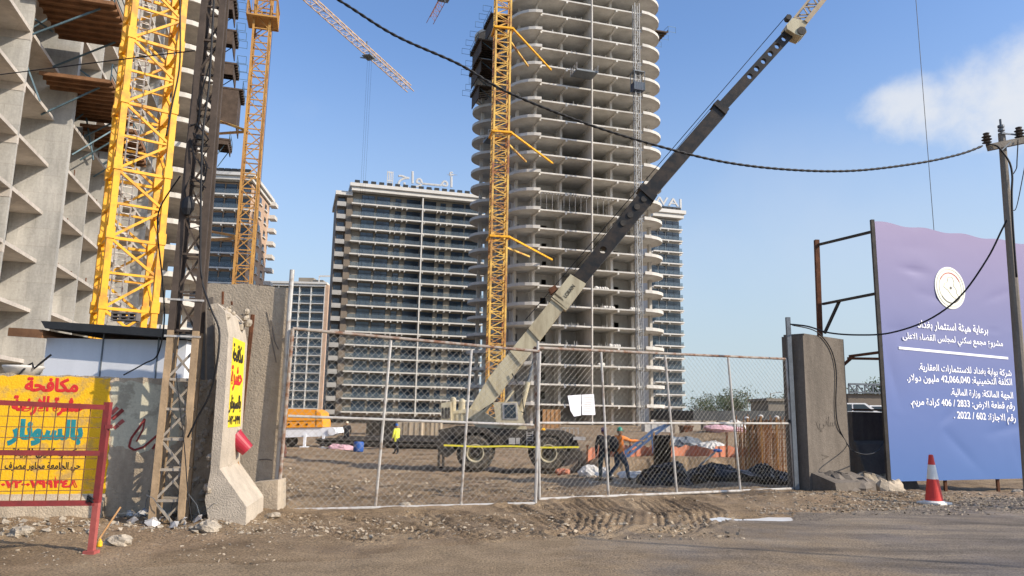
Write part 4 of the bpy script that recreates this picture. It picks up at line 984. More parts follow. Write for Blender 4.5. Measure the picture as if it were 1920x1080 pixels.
# ------------------------------------------------------------------ people
def skinned(verts, edges, sub=1):
    bmx = bmesh.new(); lay = bmx.verts.layers.skin.verify(); vs = []
    for i, (p, r) in enumerate(verts):
        v = bmx.verts.new(p); v[lay].radius = (r, r) if not isinstance(r, tuple) else r; v[lay].use_root = i == 0; vs.append(v)
    for a, c in edges: bmx.edges.new((vs[a], vs[c]))
    me = bpy.data.meshes.new('tmp'); bmx.to_mesh(me); bmx.free()
    o = bpy.data.objects.new('tmp', me); COL.objects.link(o)
    o.modifiers.new('s', 'SKIN').use_smooth_shade = True; ms = o.modifiers.new('u', 'SUBSURF'); ms.levels = sub; ms.render_levels = sub
    e = o.evaluated_get(bpy.context.evaluated_depsgraph_get()); m2 = e.to_mesh()
    v, f = [tuple(x.co) for x in m2.vertices], [tuple(p.vertices) for p in m2.polygons]
    e.to_mesh_clear(); bpy.data.objects.remove(o); bpy.data.meshes.remove(me); return v, f
def person(label, loc, yaw, H, lfoot, rfoot, lhand, rhand, top, legs, lean=0.0, headyaw=0.0, lknee=None, rknee=None, lelb=None, relb=None, hat=None, vest=None, simple=False):
    """one continuous figure; local x to its right, y ahead, z up, for a height of 1.75 m scaled to H"""
    k = H/1.75; hip = V((0, 0, .93)); chest = V((0, lean*.5, 1.30)); neck = V((0, lean*.75, 1.47)); head = V((0, lean*.85+.01, 1.60))
    J = [(hip, (.15, .12)), (V((0, lean*.25, 1.10)), (.135, .105)), (chest, (.165, .12)), (neck, .058)]; E_ = [(0, 1), (1, 2), (2, 3)]
    def limb(start, chain):
        prev = start
        for p, r in chain: J.append((V(p), r)); E_.append((prev, len(J)-1)); prev = len(J)-1
        return prev
    def mid(a, c, bend): return (V(a)+V(c))/2+V(bend)
    hands = []
    for s, foot, knee in ((-1, lfoot, lknee), (1, rfoot, rknee)):
        hp = V((.10*s, 0, .88)); kn = V(knee) if knee else mid(hp, V(foot)+V((0, 0, .08)), (0, .04, .02))
        an = V(foot)+V((0, -.02, .09))
        limb(0, [(hp, .095), ((hp+kn)/2, .085), (kn, .062), ((kn+an)/2+V((0, -.015, .04)), .058), (an, .042), (V(foot)+V((0, .05, .045)), .042), (V(foot)+V((0, .16, .03)), .032)])
    for s, hand, elb in ((-1, lhand, lelb), (1, rhand, relb)):
        sh = V((.20*s, lean*.65, 1.41)); el = V(elb) if elb else mid(sh, hand, (.05*s, -.05, -.02)); hd = V(hand)
        fd = (hd-el).normalized()
        limb(2, [(sh, .068), ((sh+el)/2, .052), (el, .045), ((el+hd)/2, .042), (hd, .030), (hd+fd*.07, (.042, .022))])
        hands.append((hd+fd*.07, fd, s))
    J = [(p, (r[0]*1.22, r[1]*1.25) if isinstance(r, tuple) and i < 3 else (r*1.3 if not isinstance(r, tuple) and i > 3 and r > .033 else r)) for i, (p, r) in enumerate(J)]
    v, f = skinned(J, E_, 1)
    mb = MB(); mb.add(v, f); base_n = len(f)
    cent = [sum((V(v[i]) for i in q), V())/len(q) for q in f]
    for i, c in enumerate(cent):
        hz = min((c-h[0]).length for h in hands)
        arm = abs(c.x) > .19 or min((c-h[0]).length for h in hands) < .5 and c.z > .75 and abs(c.x) > .14
        mb.m[i] = 2 if (hz < .095 or c.z > 1.475) else (1 if (c.z < .93 and not (arm and hz < .35)) else 0)
        if c.z < .10+min(lfoot[2], rfoot[2], .0): mb.m[i] = 3
    # head: skull with brow, nose, mouth, eyes and ears
    hy = Matrix.Rotation(headyaw, 3, 'Z'); hv = []
    hm = MB(); n = 14
    for i in range(n//2+4):
        t = math.pi*i/(n//2+3)
        for j in range(n):
            g = 2*math.pi*j/n; x, y, z = .076*math.sin(t)*math.cos(g), .098*math.sin(t)*math.sin(g), .122*math.cos(t)
            if z < -.03: x *= 1-.9*(-z-.03)/.122*.6; y = y*(1-.25*(-z-.03)/.1)+.01
            hm.v.append(tuple(head+hy@V((x, y, z))))
    for i in range(n//2+3):
        for j in range(n): hm.f.append((i*n+j, i*n+(j+1) % n, (i+1)*n+(j+1) % n, (i+1)*n+j)); hm.m.append(2)
    mb.add(hm.v, hm.f, 2)
    hp = lambda x, y, z: head+hy@V((x, y, z))
    mb.add([hp(-.016, .09, -.03), hp(.016, .09, -.03), hp(0, .125, -.025), hp(0, .09, .03)], [(0, 1, 2), (0, 2, 3), (1, 3, 2)], 2)
    for s in (-1, 1):
        mb.blob(hp(.078*s, 0, -.01), (.012, .022, .034), 1, .05, 8, 2); mb.blob(hp(.032*s, .088, .015), (.013, .008, .008), 2, .05, 6, 3)
    mb.obox(hp(-.024, .088, -.062), hy@V((.048, 0, 0)), hy@V((0, .012, 0)), V((0, 0, .009)), 3)
    # hands: five separate bent fingers
    for c, d, s in hands:
        side = d.cross(V((0, 0, 1))).normalized() if abs(d.z) < .95 else V((0, 1, 0)); nrm = side.cross(d)
        for q, (off, L) in enumerate([(-.027, .055), (-.009, .068), (.009, .064), (.027, .05)]):
            a = c+side*off+d*.015; mb.path([a, a+d*L*.55+nrm*-.006, a+d*L+nrm*-.03], [.010, .009, .007], 5, 2)
        a = c+side*(-.032)-d*.03; mb.path([a, a+side*-.025+d*.025, a+side*-.03+d*.06-nrm*.012], [.011, .010, .008], 5, 2)
    Mx = Matrix.Translation(V(loc)) @ Matrix.Rotation(yaw, 4, 'Z') @ Matrix.Scale(k, 4)
    xf = lambda b: [setattr(b, 'v', [tuple(Mx@V(p)) for p in b.v]), b][1]
    o = xf(mb).build('person', [M[top], M[legs], M['skin'], M['chassis']], None, loc=loc, smooth=True)
    tag(o, label, 'person')
    hb = MB()
    if hat and hat[0] == 'helmet':
        hb.lathe(head+V((0, 0, .03)), [(.105, 0), (.112, .012), (.100, .015), (.10, .06), (.085, .105), (.05, .13), (.01, .138)], 18); hb.obox(hp(-.06, .085, .028), hy@V((.12, 0, 0)), hy@V((0, .065, -.01)), V((0, 0, .012)))
        xf(hb).build('helmet', M[hat[1]], o, smooth=True)
    elif hat:
        hb.lathe(head+V((0, 0, .0)), [(.092, 0), (.098, .05), (.09, .1), (.06, .135), (.01, .142)], 16); xf(hb).build('cap', M[hat[1]], o, smooth=True)
    else:
        hb.lathe(head+V((0, -.012, .02)), [(.086, 0), (.092, .05), (.08, .09), (.04, .112), (.005, .116)], 14); xf(hb).build('hair', M['clothblack'], o, smooth=True)
    if vest:
        vb = MB(); ring = lambda y, z, a, c: [(a*math.cos(t), y+c*math.sin(t), z) for t in np.linspace(0, 2*math.pi, 17)[:-1]]
        L_ = [ring(lean*.1, .95, .185, .15), ring(lean*.25, 1.1, .178, .138), ring(lean*.5, 1.30, .198, .15), ring(lean*.65, 1.43, .17, .125), ring(lean*.7, 1.475, .085, .08)]
        fs = [(i*16+j, i*16+(j+1) % 16, (i+1)*16+(j+1) % 16, (i+1)*16+j) for i in range(4) for j in range(16)]
        vb.add([p for r_ in L_ for p in r_], fs); xf(vb).build('vest', M[vest], o, smooth=True)
    return o
def foot(px, py, Y):
    p = at(px, py, Y); return V((p.x, p.y, gz(p.x, p.y)))
person('person in all black clothes and dark purple cap standing with back to the gate', foot(1133, 897, 25.8), R(12), 1.76, (-.13, .02, 0), (.14, -.05, 0), (-.27, .04, .86), (.25, .14, .92), 'clothblack', 'teal', hat=('cap', 'purple'), lean=.03)
o = person('person in green helmet and orange vest striding and pointing to the right', foot(1160, 897, 26.1), R(-62), 1.78, (-.10, -.30, 0), (.12, .34, 0), (-.30, .12, .98), (.30, .62, 1.32), 'hivis', 'jeans', hat=('helmet', 'helmetg'), lean=.05, relb=(.27, .33, 1.30), lknee=(-.11, .02, .47), rknee=(.11, .26, .50))
b = MB(); p = foot(1154, 897, 26.0); b.blob(p+V((-.06, -.18, 1.22)), (.17, .10, .27), 4, .12, 12); b.build('backpack', M['clothblack'], o, smooth=True)
person('distant person in yellow safety vest walking on the open mud', foot(743, 843, 44), R(60), 1.72, (-.1, -.2, 0), (.1, .2, 0), (-.26, .12, .9), (.28, .3, 1.05), 'hivisy', 'clothblack', hat=('helmet', 'helmetb'), lean=.04, vest='hivisy')
person('distant person in dark clothes and pale helmet beside the pink sheet', foot(649, 832, 52), R(20), 1.74, (-.12, 0, 0), (.12, .06, 0), (-.26, .1, .9), (.26, .1, .9), 'clothblack', 'clothblack', hat=('helmet', 'helmety'))
pe = TP(20.6, .2, Z0+PT*12+.02)
person('tiny dark figure standing at a balcony edge of the concrete tower', pe, R(190), 1.75, (-.12, 0, 0), (.12, .05, 0), (-.26, .1, .9), (.3, .2, 1.0), 'clothblack', 'clothblack')

# ------------------------------------------------------------------ things lying about the site
def onground(px, py, Y, dz=0): p = at(px, py, Y); return V((p.x, p.y, gz(p.x, p.y)+dz))
# orange machine on a white chassis
Yt = 50; c = onground(560, 828, Yt)
t = empty('concrete_pump', (c.x, c.y, c.z), 'orange hooded machine on a white wheeled chassis behind the gate post', 'machine')
b = MB(); slabpx(b, [(470, 770), (520, 766), (592, 768), (601, 774), (605, 790), (605, 801), (470, 803)], Yt, 2.2); hood = b.build('hood', M['orangebody'], t)
b = MB(); 
for x in (592,): slabpx(b, [(x, 770), (x+.9, 770), (x+.9, 800), (x, 800)], Yt-.02, .05)
slabpx(b, [(470, 790), (604, 788.5), (604, 789.5), (470, 791)], Yt-.02, .05); b.build('seam', M['dark'], hood)
b = MB()
for x in (526, 540, 558, 574): slabpx(b, [(x, 794), (x+3, 794), (x+3, 797), (x, 797)], Yt-.04, .06)
b.build('vent', M['dark'], hood)
b = MB(); slabpx(b, [(470, 803), (632, 802), (634, 812), (618, 818), (470, 822)], Yt+.1, 1.8); b.build('frame', M['white'], t)
b = MB(); b.lathe(at(622, 809, Yt-.05), [(.26, 0), (.26, .25), (.12, .26)], 18, axis=(0, 1, 0)); b.build('drum', M['white'], t)
for x in (505, 572, 607): 
    b = MB(); a = at(x, 815, Yt); b.bar(a, V((a.x, a.y, gz(a.x, a.y))), .16); b.box((a.x, a.y, gz(a.x, a.y)+.04), (.5, .5, .08)); b.build('stabiliser_leg', M['white'], t)
for x in (520, 545): 
    a = at(x, 818, Yt+.4); b = MB(); b.lathe(V((a.x, a.y, gz(a.x, a.y)+.42)), [(.2, 0), (.42, 0), (.42, .3), (.2, .3)], 18, axis=(0, 1, 0)); b.build('wheel', M['tyre'], t)
# bundles of black bars
for i, (x0, x1, y, Y_) in enumerate([(600, 720, 834, 50), (640, 800, 829, 54), (715, 872, 832, 51), (690, 850, 824, 58)]):
    b = MB(); rgl = random.Random(i); a, c = onground(x0, y, Y_), onground(x1, y, Y_)
    for _ in range(22): o1 = V((rgl.uniform(-.3, .3), rgl.uniform(-.5, .5), rgl.uniform(.04, .62))); b.tube(a+o1, c+o1+V((0, 0, rgl.uniform(-.03, .03))), .055, 5)
    tag(b.build('bar_bundle', M['chassis']), ['black bar bundle lying leftmost, next to the pink sheet', 'long black bar bundle behind the leftmost one', 'black bar bundle ending just left of the mobile crane', 'rearmost black bar bundle at the foot of the beige block'][i], 'bar bundle', 'bundles of black bars')
def heap(name, label, cat, px, py, Y, r, m, seed, group=None, amp=.45, n=18, jit=0.0):
    c = onground(px, py, Y); b = MB(); rgl = random.Random(seed)
    for i in range(4): b.blob(c+V((rgl.uniform(-.5, .5)*r[0], rgl.uniform(-.3, .3)*r[1], r[2]*rgl.uniform(.15, .4))), (r[0]*rgl.uniform(.45, .75), r[1]*.7, r[2]*rgl.uniform(.5, .8)), seed*7+i, amp, n)
    jit = jit or .06*min(r)
    if jit: b.v = [(x+rgl.gauss(0, jit), y+rgl.gauss(0, jit), z+rgl.gauss(0, jit)) for x, y, z in b.v]
    return tag(b.build(name, M[m], smooth=False), label, cat, group)
heap('plastic_sheet', 'pink plastic sheet crumpled on the mud near the distant workers', 'sheet', 640, 834, 49, (1.1, .6, .35), 'pinkcloth', 1)
heap('plastic_sheet', 'pink sheet thrown over the dirt mound by the far wall', 'sheet', 1342, 812, 44, (1.5, .5, .28), 'pinkcloth', 2)
heap('sack', 'white sack heap on the mud left of the person in black', 'sack', 1118, 884, 28.5, (.65, .4, .34), 'sack', 3, 'white sacks on the mud')
heap('sack', 'white sack heap behind the striding person in the green helmet', 'sack', 1188, 886, 28, (.85, .3, .26), 'sack', 4, 'white sacks on the mud')
heap('sack', 'white sacks on top of the bank behind the orange net', 'sack', 1325, 835, 36, (.8, .4, .45), 'sack', 5, 'white sacks on the mud')
heap('sack', 'white sack on the dirt mound under the distant shelter', 'sack', 1372, 800, 46, (.9, .4, .6), 'sack', 6, 'white sacks on the mud')
heap('tarpaulin', 'shiny black plastic heap in front of the standing black sheet', 'tarpaulin', 1270, 909, 23.6, (.9, .5, .64), 'tarpblack', 7, amp=.7, n=30, jit=.03)
heap('tarpaulin', 'low black plastic heap right of the shiny one, in shade', 'tarpaulin', 1355, 903, 24.5, (1.2, .6, .5), 'tarpblack', 8, amp=.7, n=30, jit=.03)
heap('tarpaulin', 'dark plastic heap beside the grey gate post', 'tarpaulin', 1455, 905, 24.6, (.85, .6, .52), 'tarpblack', 9, amp=.7, n=30, jit=.03)
heap('netting_pile', 'pile of grey netting on the bank above the orange net', 'netting', 1280, 838, 37, (1.6, .6, .6), 'galv_dark', 10)
heap('orange_bag', 'small orange bag lying by the front wheel of the crane', 'bag', 1056, 880, 30.4, (.28, .2, .2), 'orangenet', 11)
heap('orange_bag', 'orange red bag at the foot of the gate post behind the blast wall', 'bag', 524, 842, 40, (.4, .3, .8), 'orangenet', 12)
c = onground(672, 843, 46); b = MB(); b.lathe(c, [(.28, 0), (.31, .1), (.31, .5), (.27, .6)], 14); b.lathe(c, [(.315, .2), (.315, .24)], 14); tag(b.build('barrel', M['bluebarrel'], smooth=True), 'small blue plastic barrel lying out on the mud', 'barrel')
# standing black sheet on a timber frame
p = onground(1242, 884, 27.3); t = empty('plastic_screen', p, 'torn black plastic sheet hanging on an upright frame right of the two people', 'sheet')
b = MB(); n, m_ = 14, 22; rgl = random.Random(4)
P_ = [[at(1226+(1258-1226)*i/n+rgl.uniform(-.8, .8)*(j/m_), 816+(880-816)*j/m_, 27.3)+V((0, .10*math.sin(i*1.3+j*.5)+.05*math.sin(i*3+j*1.7), 0)) for i in range(n+1)] for j in range(m_+1)]
vs = [q for r_ in P_ for q in r_]; k0 = len(vs); vs += [q+V((0, .015, 0)) for q in vs]
fs = [(j*(n+1)+i, j*(n+1)+i+1, (j+1)*(n+1)+i+1, (j+1)*(n+1)+i) for j in range(m_) for i in range(n)]
b.add(vs, fs+[tuple(k0+q for q in reversed(f)) for f in fs]); b.build('sheet', M['tarpblack'], t)
for x in (1226, 1256):
    b = MB(); a = at(x, 812, 27.4); b.bar(a, V((a.x, a.y, gz(a.x, a.y)-.1)), .06); b.build('upright', M['timber'], t)
# orange net along the top of the bank
b = MB(); n = 60; pts = []
for i in range(n+1):
    x = 1100+(1424-1100)*i/n; Yn = 32.4+.25*math.sin(i*.4); a = at(x, 850, Yn); g = gz(a.x, a.y)
    pts.append((V((a.x, Yn, g-.02)), V((a.x+.05*math.sin(i*1.9), Yn+.06*math.sin(i*1.1), g+.44+.07*math.sin(i*.55)+.05*math.sin(i*1.7)))))
for (a, c), (d, e) in zip(pts[:-1], pts[1:]): b.hexa([a, d, d+V((0, .02, 0)), a+V((0, .02, 0)), c, e, e+V((0, .02, 0)), c+V((0, .02, 0))])
tag(b.build('barrier_net', M['orangenet']), 'sagging orange barrier net along the top of the sand bank', 'barrier net')
for i, x in enumerate((1100, 1180, 1226, 1362)):
    a = at(x, 850, 32.2); g = gz(a.x, a.y); b = MB(); b.bar((a.x, a.y, g-.3), (a.x+.04, a.y, g+(.75 if i < 3 else 1.0)), .07); b.box((a.x+.04, a.y, g+(.75 if i < 3 else 1.0)), (.1, .1, .06)); tag(b.build('net_post', M['rust']), ['leftmost rusty post of the orange net, near the crane bumper', 'rusty net post behind the striding person', 'rusty net post behind the hanging black sheet', 'tallest rusty net post, right of the black sheet'][i], 'post', 'posts of the orange net')
b = MB(); b.bar(at(1310, 874, 29), at(1342, 847, 29.4), .05); sh = b.build('shovel', M['galv_dark']); tag(sh, 'dark stick with a blue end leaning on the sand bank', 'tool')
b = MB(); a = at(1346, 845, 29.4); b.blob(a, (.19, .05, .07), 2, .1, 10); b.build('blade', M['bluebarrel'], sh)
for i, (a, c, lb) in enumerate([((1278, 868), (1395, 880), 'long plank lying left of the rebar cages'), ((1300, 880), (1385, 874), 'plank lying across the mud below the tallest net post'), ((1268, 850), (1298, 868), 'curved stick end poking from the sand bank'), ((1330, 884), (1420, 877), 'plank lying lowest, nearest the rebar cages')]):
    b = MB(); p, q = onground(*a, 27.5, .1), onground(*c, 26.8, .12); b.bar(p, q, .12, .05); tag(b.build('plank', M['timber']), lb, 'plank', 'loose planks on the site')
# blue steel frame leaning behind the people
t = empty('steel_frame', onground(1180, 858, 31), 'blue steel lattice arm leaning upward behind the person in the green helmet', 'steel frame')
for a, c in [((1166, 853), (1226, 806)), ((1174, 858), (1234, 810)), ((1226, 806), (1258, 793)), ((1234, 810), (1258, 793)), ((1222, 808), (1226, 850))]:
    b = MB(); b.bar(at(*a, 31.5), at(*c, 31.5), .1); b.build('beam', M['bluesteel'], t)
for i in range(6): x = 1170+10*i; b = MB(); b.bar(at(x, 850-7.8*i, 31.5), at(x+6, 857.5-7.8*(i+.6), 31.5), .06); b.build('brace', M['bluesteel'], t)
# rebar cages
for i, (x0, x1, y0, lb) in enumerate([(1397, 1418, 800, 'rusty rebar cage with an orange pole, leftmost of the cages'), (1421, 1446, 796, 'dense rusty rebar cage in the middle of the row'), (1449, 1478, 798, 'rusty rebar cage beside the grey gate post')]):
    Yr = 27+.2*i; a, c = onground(x0, 885, Yr), onground(x1, 885, Yr); zt = at(x0, y0, Yr).z; w = c.x-a.x
    t = empty('rebar_cage', (a+c)/2, lb, 'rebar cage', 'rebar cages by the gate'); rgl = random.Random(i); b = MB()
    n = 8
    for s in range(n):
        for yy in (0, .55, 1.1):
            p = a+V((w*s/(n-1)+rgl.uniform(-.02, .02), yy, -.1)); b.bar(p, V((p.x+rgl.uniform(-.05, .05), p.y, zt+rgl.uniform(-.3, .4))), .024)
    b.build('vertical_bar', M['rebar'], t); b = MB(); z = a.z+.1
    while z < zt:
        b.bar((a.x-.02, a.y-.02, z), (c.x+.02, a.y-.02, z+.02), .02); b.bar((a.x-.02, a.y+1.12, z), (c.x+.02, a.y+1.12, z), .02); z += .16
    b.build('hoop', M['rebar'], t)
    b = MB(); b.bar(V((a.x+w*.3, a.y-.1, a.z-.1)), V((a.x+w*.3, a.y-.1, zt+.3)), .06); b.build('support_pole', M['rebary'], t)
    b = MB(); b.blob((c.x-w*.3, a.y+.5, zt+.28), (.11, .1, .08), i, .1, 10); b.build('cap', M['sack'], t)

# ------------------------------------------------------------------ far edge of the site
A, B_ = at(1262, 800, 76), at(1402, 800, 80); b = MB(); d = (B_-A); d.z = 0
b.obox((A.x, A.y, -1.2), d, V((0, .3, 0)), UP*(at(1330, 789, 78).z+1.2))
t = tag(b.build('boundary_wall', M['beigewall']), 'low beige boundary wall at the far side of the site', 'wall')
for i in range(6):
    b = MB(); p = V((A.x, A.y, 0))+d*(i/5); b.box((p.x, p.y-.1, (at(1330, 788, 78).z-1)/2), (.3, .3, at(1330, 788, 78).z+1)); b.build('pilaster', M['brownwall'], t)
for i, (x0, x1, y0, lb) in enumerate([(1283, 1299, 801, 'dark red box before the far wall, nearest the apartment block'), (1340, 1372, 797, 'larger dark red box standing before the far wall')]):
    b = MB(); p, q = at(x0, 812, 70), at(x1, 812, 70); zt = at(x0, y0, 70).z; b.obox((p.x, 70, -1), (q.x-p.x, 0, 0), (0, 2, 0), UP*(zt+1)); b.obox((p.x-.08, 69.9, zt), (q.x-p.x+.16, 0, 0), (0, 2.2, 0), UP*.15); tag(b.build('site_box', M['rust']), lb, 'box', 'boxes at the far wall')
# long dark shelter
t = empty('shelter', at(1390, 806, 96), 'long low dark shelter with a flat roof beyond the far wall', 'shelter')
A, B_ = at(1300, 775, 92), at(1500, 764, 104); d = B_-A; b = MB(); b.obox(A-UP*.9, V((d.x, d.y, d.z*.3)), V((-3, 12, 0)), UP*1.2); b.build('roof', M['darkroof'], t)
b = MB(); b.obox(V((A.x, A.y+6, -1)), V((d.x, d.y, 0)), V((0, .4, 0)), UP*(A.z)); b.build('back_wall', M['darkroof'], t)
for i in range(8):
    b = MB(); p = V((A.x, A.y+.5, 0))+V((d.x, d.y, 0))*(i/7); b.bar(p-UP*1, p+UP*(A.z-.6), .25); b.build('post', M['galv_dark'], t)
b = MB(); p = at(1432, 764, 110); b.obox(V((p.x, 108, -1)), V((8, 0, 0)), V((0, 8, 0)), UP*(at(1440, 752, 108).z+1)); b.obox(V((p.x-.3, 107.7, at(1440, 752, 108).z)), V((8.6, 0, 0)), V((0, 8.6, 0)), UP*.4); tag(b.build('low_building', M['beigewall']), 'small pale building standing behind the dark shelter roof', 'building')
def tree(lab, px, py, Y, h, wd, seed, n=900):
    p = at(px, py, Y); p = V((p.x, Y, 0)); t = empty('tree', p, lab, 'tree', 'trees beyond the site'); rgl = random.Random(seed)
    b = MB(); b.path([p-UP*.5, p+UP*h*.35, p+V((.2, 0, h*.7))], [.22, .16, .07], 7)
    for k in range(6):
        a = rgl.uniform(0, 6.28); b.path([p+UP*h*rgl.uniform(.3, .5), p+V((math.cos(a)*wd*.35, math.sin(a)*wd*.35, h*rgl.uniform(.6, .85)))], [.09, .03], 5)
    b.build('trunk', M['trunk'], t)
    b = MB(); cl = [(V((rgl.uniform(-.5, .5)*wd, rgl.uniform(-.5, .5)*wd, h*rgl.uniform(.45, .95))), rgl.uniform(.18, .34)*wd) for _ in range(11)]
    for _ in range(n):
        c, r = rgl.choice(cl); q = p+c+V((rgl.gauss(0, 1), rgl.gauss(0, 1), rgl.gauss(0, .8)))*r*.5
        a = V((rgl.uniform(-1, 1), rgl.uniform(-1, 1), rgl.uniform(-1, 1))).normalized(); e = a.orthogonal().normalized(); s = rgl.uniform(.12, .32)
        b.quad(q-a*s, q-e*s*.5, q+a*s, q+e*s*.5)
    b.build('crown', M['leaf'], t)
for i, (px, Y_, h, w, lb) in enumerate([(1310, 150, 5.2, 6, 'low spreading tree just right of the pale apartment block'), (1338, 160, 6, 6, 'small rounded tree left of the tallest far tree'), (1386, 140, 6.6, 6.5, 'tallest and darkest tree above the shelter roof'), (1365, 150, 5.6, 5, 'tree touching the left side of the tallest far tree'), (1438, 150, 5.6, 6, 'low tree above the small pale building'), (1284+80, 190, 6.5, 8, 'pale far tree seen between its darker neighbours'), (1628, 105, 7.2, 4, 'single tree rising behind the truss in the gap beside the billboard'), (1472, 140, 6.0, 4, 'narrow tree close to the grey gate post')]): tree(lb, px, 770, Y_, h, w, i)
for i, (px, arm, lb) in enumerate([(1402, -1, 'thin street lamp left of the small pale building'), (1446, 1, 'thin street lamp above the small pale building')]):
    p = at(px, 760, 150); b = MB(); z = at(px, 738, 150).z; b.tube((p.x, 150, -1), (p.x, 150, z), .09, 6); b.tube((p.x, 150, z), (p.x+1.7*arm, 150, z+.3), .06, 5); t = b.build('street_lamp', M['galv']); tag(t, lb, 'street lamp', 'street lamps beyond the site')
    b = MB(); b.box((p.x+1.9*arm, 150, z+.3), (.7, .3, .14)); b.build('lamp_head', M['galv_dark'], t)
# gap between the blast wall and the billboard
t = empty('low_building', at(1640, 770, 62), 'brown walled building with an open roof truss seen beside the billboard', 'building')
A, B_ = at(1590, 738, 62), at(1710, 738, 62); b = MB(); b.obox((A.x, 62, -1), (B_.x-A.x, 0, 0), (0, 8, 0), UP*(A.z+1)); b.build('wall', M['brownwall'], t)
b = MB(); zt = at(1630, 721, 62).z
b.bar((A.x, 61.8, zt), (B_.x, 61.8, zt), .16); b.bar((A.x, 61.8, A.z+.1), (B_.x, 61.8, A.z+.1), .12)
for i in range(9): x = A.x+(B_.x-A.x)*i/8; x2 = A.x+(B_.x-A.x)*(i+1)/8; b.bar((x, 61.8, zt), (x, 61.8, A.z), .1); b.bar((x, 61.8, zt), (x2, 61.8, A.z), .1)
b.build('roof_truss', M['galv_dark'], t)
# white car parked in that gap
def car(lab, px, Y_):
    p = at(px, 772, Y_); g = gz(p.x, Y_+.8); o = V((p.x, Y_, g)); t = empty('parked_car', o, lab, 'car', 'white cars in the gap')
    pr = [(-2.1, .35), (-2.1, .8), (-1.5, .92), (-.9, 1.4), (.7, 1.42), (1.4, .95), (2.05, .85), (2.1, .35)]
    b = MB(); b.prism([o+V((x, 0, z)) for x, z in pr], V((0, 1.7, 0))); b.build('body', M['carwhite'], t)
    for q in ([(-1.3, .95), (-.8, 1.33), (-.1, 1.34), (-.1, .95)], [(0, .95), (0, 1.34), (.62, 1.35), (1.15, .95)]): b = MB(); b.prism([o+V((x, -.02, z)) for x, z in q], V((0, .03, 0))); b.build('window', M['glass'], t)
    for x in (-1.3, 1.3):
        for yy in (-.02, 1.5): b = MB(); b.lathe(o+V((x, yy, .32)), [(.15, 0), (.32, 0), (.32, .2), (.15, .2)], 16, axis=(0, 1, 0)); b.build('wheel', M['tyre'], t)
    b = MB(); b.box(o+V((-2.1, .85, .65)), (.08, 1.3, .14)); b.build('headlight', M['galv'], t)
car('white parked car just right of the tall blast wall', 1601, 44); car('white parked car partly hidden by the billboard edge', 1660, 46)
# site hoarding and clutter at the foot of the blocks
A, B_ = at(606, 800, 120), at(884, 800, 120); b = MB(); b.obox((A.x, 120, -1), (B_.x-A.x, 0, 0), (0, .3, 0), UP*(at(740, 781, 120).z+1))
for i in range(24): b.bar((A.x+(B_.x-A.x)*i/23, 119.9, -1), (A.x+(B_.x-A.x)*i/23, 119.9, at(740, 780, 120).z), .2)
tag(b.build('site_hoarding', M['chassis']), 'dark site hoarding along the foot of the wide beige block', 'hoarding')
for i, (x0, x1, y0, y1, Y_, m_, lb) in enumerate([(688, 742, 783, 803, 75, 'chassis', 'black container behind the bar bundles'), (746, 790, 792, 810, 70, 'wallc', 'tan brown crate nearest the black container'), (792, 826, 788, 812, 72, 'wallc', 'tan crate just left of the crane counterweight'), (1018, 1050, 768, 800, 95, 'timber', 'timber stack at the foot of the concrete tower'), (1210, 1262, 793, 812, 80, 'whitepaint', 'pale rubble crate at the right foot of the tower')]):
    a, c = at(x0, y1, Y_), at(x1, y0, Y_); b = MB(); b.obox((a.x, Y_, a.z-1), (c.x-a.x, 0, 0), (0, 2.4, 0), UP*(c.z-a.z+1))
    for k in range(5): b.obox((a.x+(c.x-a.x)*k/4-.05, Y_-.06, a.z-1), (.1, 0, 0), (0, .06, 0), UP*(c.z-a.z+1))
    tag(b.build('crate', M[m_]), lb, 'crate', 'crates and containers on the site')

